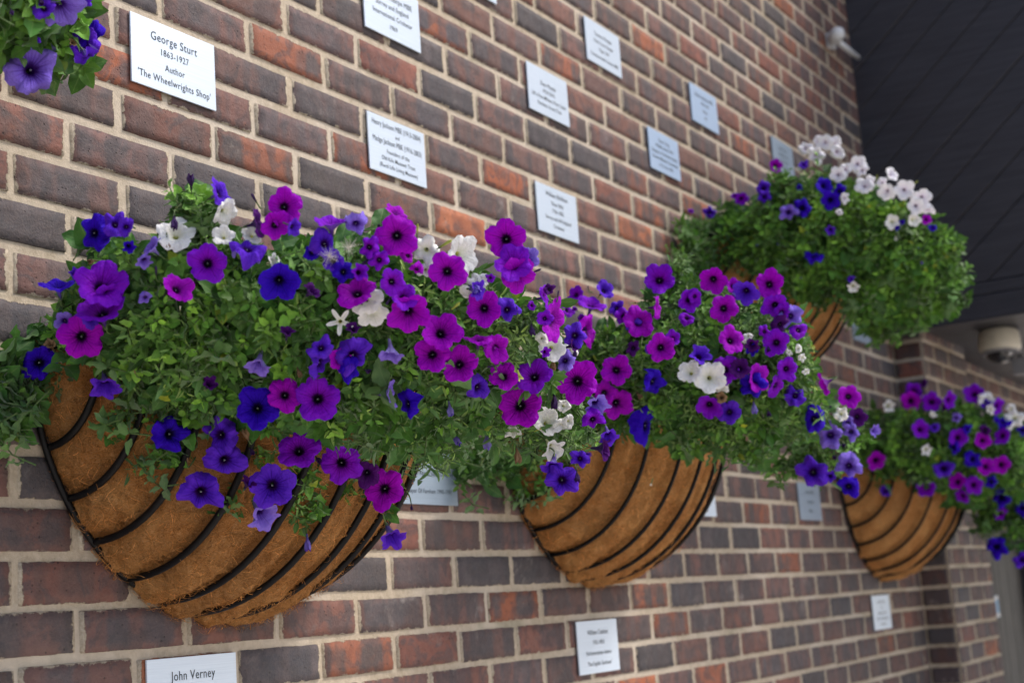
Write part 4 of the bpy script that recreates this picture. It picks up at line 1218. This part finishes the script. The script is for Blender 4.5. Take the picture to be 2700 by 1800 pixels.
def shoot(fo, P, n, style, scale, bright):
    """a leafy shoot growing outward along n from P"""
    g = np.array([0, 0, 1.]); n = n/np.linalg.norm(n)
    ax = n*.8+g*rnd.uniform(-.1, .7)+rng.normal(0, .35, 3); ax /= np.linalg.norm(ax)
    x, y, _ = ortho(ax); L = scale*rnd.uniform(.028, .055)
    nl = {'broad': 8, 'mid': 8, 'narrow': 9}[style]+rnd.randrange(3)
    base = P-ax*L
    V, F = tube(np.array([base-n*L*.4, base+ax*L*.4, P]), [.0011*scale, .001*scale, .0008*scale], 5, False); fo.stem.add(V, F)
    a0 = rnd.uniform(0, 6.28); bt = rnd.uniform(.5, 1.45)
    for i in range(nl):
        t = (i+1)/nl; a = a0+i*2.4; out = x*math.cos(a)+y*math.sin(a)
        d = out*(1-.35*t)+ax*(.15+.55*t)+rng.normal(0, .15, 3)
        sz = scale*({'broad': .028, 'mid': .024, 'narrow': .021}[style])*(1.2-.68*t)*rnd.uniform(.8, 1.2)
        yl = np.array([2.2, 1.15, .6]) if (rnd.random() < .012 and style != 'narrow') else 1.
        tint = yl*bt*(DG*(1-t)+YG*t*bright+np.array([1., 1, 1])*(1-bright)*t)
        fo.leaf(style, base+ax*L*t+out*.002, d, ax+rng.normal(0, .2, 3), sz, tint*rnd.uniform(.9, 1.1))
FO = {k: Fol() for k in PLANT}
def nearest_kind(b, x, y):
    best = min((f for f in FPOS if f[3] == b), key=lambda f: (f[0]-x)**2+(f[1]-y)**2); return (b, best[4])
CFG = {1: (1550, 1.05), 2: (900, 1.2), 3: (460, 1.4), 4: (1000, 1.3), 5: (110, 1.2)}
for b, (N, sc) in CFG.items():
    polys = POLY[b]; C0, Rr = MC[b]; cx, zr = BK[b]
    areas = []
    for p in polys:
        a = np.array(p); areas.append(abs(np.dot(a[:, 0], np.roll(a[:, 1], 1))-np.dot(a[:, 1], np.roll(a[:, 0], 1)))/2)
    for p, ar in zip(polys, areas):
        a = np.array(p); x0, y0, x1, y1 = a[:, 0].min(), a[:, 1].min(), a[:, 0].max(), a[:, 1].max()
        want = max(6, int(N*ar/sum(areas))); got = 0
        while got < want:
            x, y = rnd.uniform(x0, x1), rnd.uniform(y0, y1)
            if not inside(p, x, y): continue
            got += 1
            t, v = depth_hit(b, x, y); vl = np.linalg.norm(v)
            layer = rnd.random(); dpt = rnd.uniform(-.012, .012) if layer < .5 else rnd.uniform(.012, .05) if layer < .8 else rnd.uniform(.05, .10)
            P = CAM+v*(t+dpt/vl)
            for f_ in FPOS:
                if f_[3] == b and f_[5] in 'orsb' and (f_[0]-x)**2+(f_[1]-y)**2 < (f_[2]*1.2+4)**2: P = CAM+v*(max(t+dpt/vl, f_[7]+.045/vl)); break
            if P[1] > -.025: P = P+v*(-.025-P[1])/v[1]
            n = (P-C0)/Rr**2; n /= np.linalg.norm(n); P = P+n*float(pnoise(P, 17, b))*(.014 if b == 1 else .020); P[1] = min(P[1], -.025); n = n*.8-v/vl*.35
            key = nearest_kind(b, x, y)
            # narrow leaved shoots to the right, broad ones to the left
            f = (x-x0)/(x1-x0) if p is polys[0] else .3
            if b == 1: style = ('broad' if rnd.random() < .62 else 'mid') if rnd.random() > f*1.25 else ('narrow' if rnd.random() < .75 else 'mid')
            elif b == 2: style = 'mid' if rnd.random() < .5 else 'narrow'
            elif b == 5: style = 'broad'
            else: style = 'mid' if rnd.random() < .7 else 'broad'
            br = rnd.choice((.2, .5, 1.15)) if b == 1 else .75
            if b == 4: br = 1.3 if (f > .45 and y < 330+.38*640) else .75
            if b == 1 and layer > .8 and style != 'narrow' and rnd.random() < .6:
                for _ in range(4):
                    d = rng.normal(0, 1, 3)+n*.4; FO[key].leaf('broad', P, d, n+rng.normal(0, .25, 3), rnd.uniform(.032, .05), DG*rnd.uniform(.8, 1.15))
            else:
                shoot(FO[key], P, n, style, sc*rnd.uniform(.8, 1.25), br)
    # loose sprigs that break the outline
    p = polys[0]; nb = {1: 90, 2: 70, 3: 40, 4: 90, 5: 6}[b]
    cx_, cy_ = sum(q[0] for q in p)/len(p), sum(q[1] for q in p)/len(p)
    for _ in range(nb):
        i = rnd.randrange(len(p)); a_, b_ = p[i], p[(i+1) % len(p)]; f = rnd.random(); x, y = a_[0]+(b_[0]-a_[0])*f, a_[1]+(b_[1]-a_[1])*f
        t, v = depth_hit(b, x, y); vl = np.linalg.norm(v); P = CAM+v*t
        if any(f_[3] == b and (f_[0]-x)**2+(f_[1]-y)**2 < (f_[2]*1.25+8)**2 for f_ in FPOS): continue
        ox_, oy_ = x-cx_, y-cy_; m_ = math.hypot(ox_, oy_); n = (CR*ox_-CU*oy_)/m_
        P = P+n*rnd.uniform(0, .03)*sc
        if P[1] > -.03: P = P+v*(-.03-P[1])/v[1]
        shoot(FO[nearest_kind(b, x, y)], P, n+np.array([0, 0, .2]), 'narrow' if b == 1 and x > 800 else 'mid', sc*rnd.uniform(.8, 1.15), .8)
    # large mature leaves lying in the mass, tinted extra dark as gap shade, and hidden bulk so nothing shows through
    for _ in range(int(N*.55)):
        p = polys[0]; a = np.array(p)
        while True:
            x, y = rnd.uniform(a[:, 0].min(), a[:, 0].max()), rnd.uniform(a[:, 1].min(), a[:, 1].max())
            if inside(p, x, y): break
        t, v = depth_hit(b, x, y); vl = np.linalg.norm(v); P = CAM+v*(t+rnd.uniform(.03, .09)/vl)
        if any(f_[3] == b and (f_[0]-x)**2+(f_[1]-y)**2 < (f_[2]*1.3)**2 for f_ in FPOS): P = P+v*.03/vl
        if P[1] > -.03: P = P+v*(-.03-P[1])/v[1]
        n = (P-C0)/Rr**2; n /= np.linalg.norm(n); n = n*.7-v/vl*.5
        key = nearest_kind(b, x, y); d = np.cross(n, rng.normal(size=3))+np.array([0, 0, -.35])
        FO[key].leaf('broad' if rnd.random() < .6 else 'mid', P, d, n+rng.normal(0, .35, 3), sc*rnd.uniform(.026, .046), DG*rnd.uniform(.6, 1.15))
    # the far side of the mound, out of the photograph's sight
    for _ in range(int(N*.35)):
        d3 = rng.normal(size=3); d3 /= np.linalg.norm(d3); P = C0+d3*Rr*rnd.uniform(.5, .92)
        if P[1] > -.03 or P[2] < zr-.02: continue
        vv = P-CAM; zc = vv@CF; X_, Y_ = 1350+FPX*(vv@CR)/zc, 900-FPX*(vv@CU)/zc
        if not inside(polys[0], X_, Y_): continue
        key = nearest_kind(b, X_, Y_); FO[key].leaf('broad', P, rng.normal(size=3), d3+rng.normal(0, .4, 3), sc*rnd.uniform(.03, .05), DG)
for k, fo in FO.items():
    mb = STEMS[k]
    if fo.stem.n: mb.add(np.vstack(fo.stem.V), np.vstack(fo.stem.F))
    parts = [fo.build(('broad', 'mid')), fo.build(('narrow',)), (np.vstack(mb.V), np.vstack(mb.F), np.vstack(mb.uv), np.ones((mb.n, 3)))]
    V_, F_, U_, C_, M_ = [], [], [], [], []; n0 = 0
    for mi, q in enumerate(parts):
        if q is None: continue
        V_.append(q[0]); F_.append(q[1]+n0); U_.append(q[2]); C_.append(q[3]); M_.append(np.full(len(q[1]), mi)); n0 += len(q[0])
    link('foliage', mesh_np('foliage', np.vstack(V_), np.vstack(F_), np.vstack(U_), {'tint': np.vstack(C_)}, np.concatenate(M_)), PLANT[k], [LEAF_A, LEAF_B, STEM])

# ------------------------------------------------------------------ thistledown caught in the flowers
for i, (x, y, r, lb) in enumerate([(840, 700, 110, 'round tuft of white seed fluff caught on the violet flowers'), (1000, 640, 110, 'looser tuft of white seed fluff just right of the round one')]):
    px, py = 600+x*.3189, 450+y*.3189; t, v = depth_hit(1, px, py); P = CAM+v*(t-.055/np.linalg.norm(v)); R = r*.3189*t/FPX
    mb = MB()
    for _ in range(70):
        d = rng.normal(size=3); d /= np.linalg.norm(d); s = np.cross(d, rng.normal(size=3)); s /= np.linalg.norm(s); L = R*rnd.uniform(.6, 1)
        q = [P, P+d*L*.5+s*L*.05, P+d*L]; V, F = tube(q, [.00014, .00012, .00008], 3, False); mb.add(V, F)
    o = bpy.data.objects.new('seed_tuft', mb.mesh('seed_tuft')); COL.objects.link(o); o.data.materials.append(FUZZ); tag(o, lb, 'seed fluff')
print('objects', len(bpy.data.objects), 'flowers', cnt)
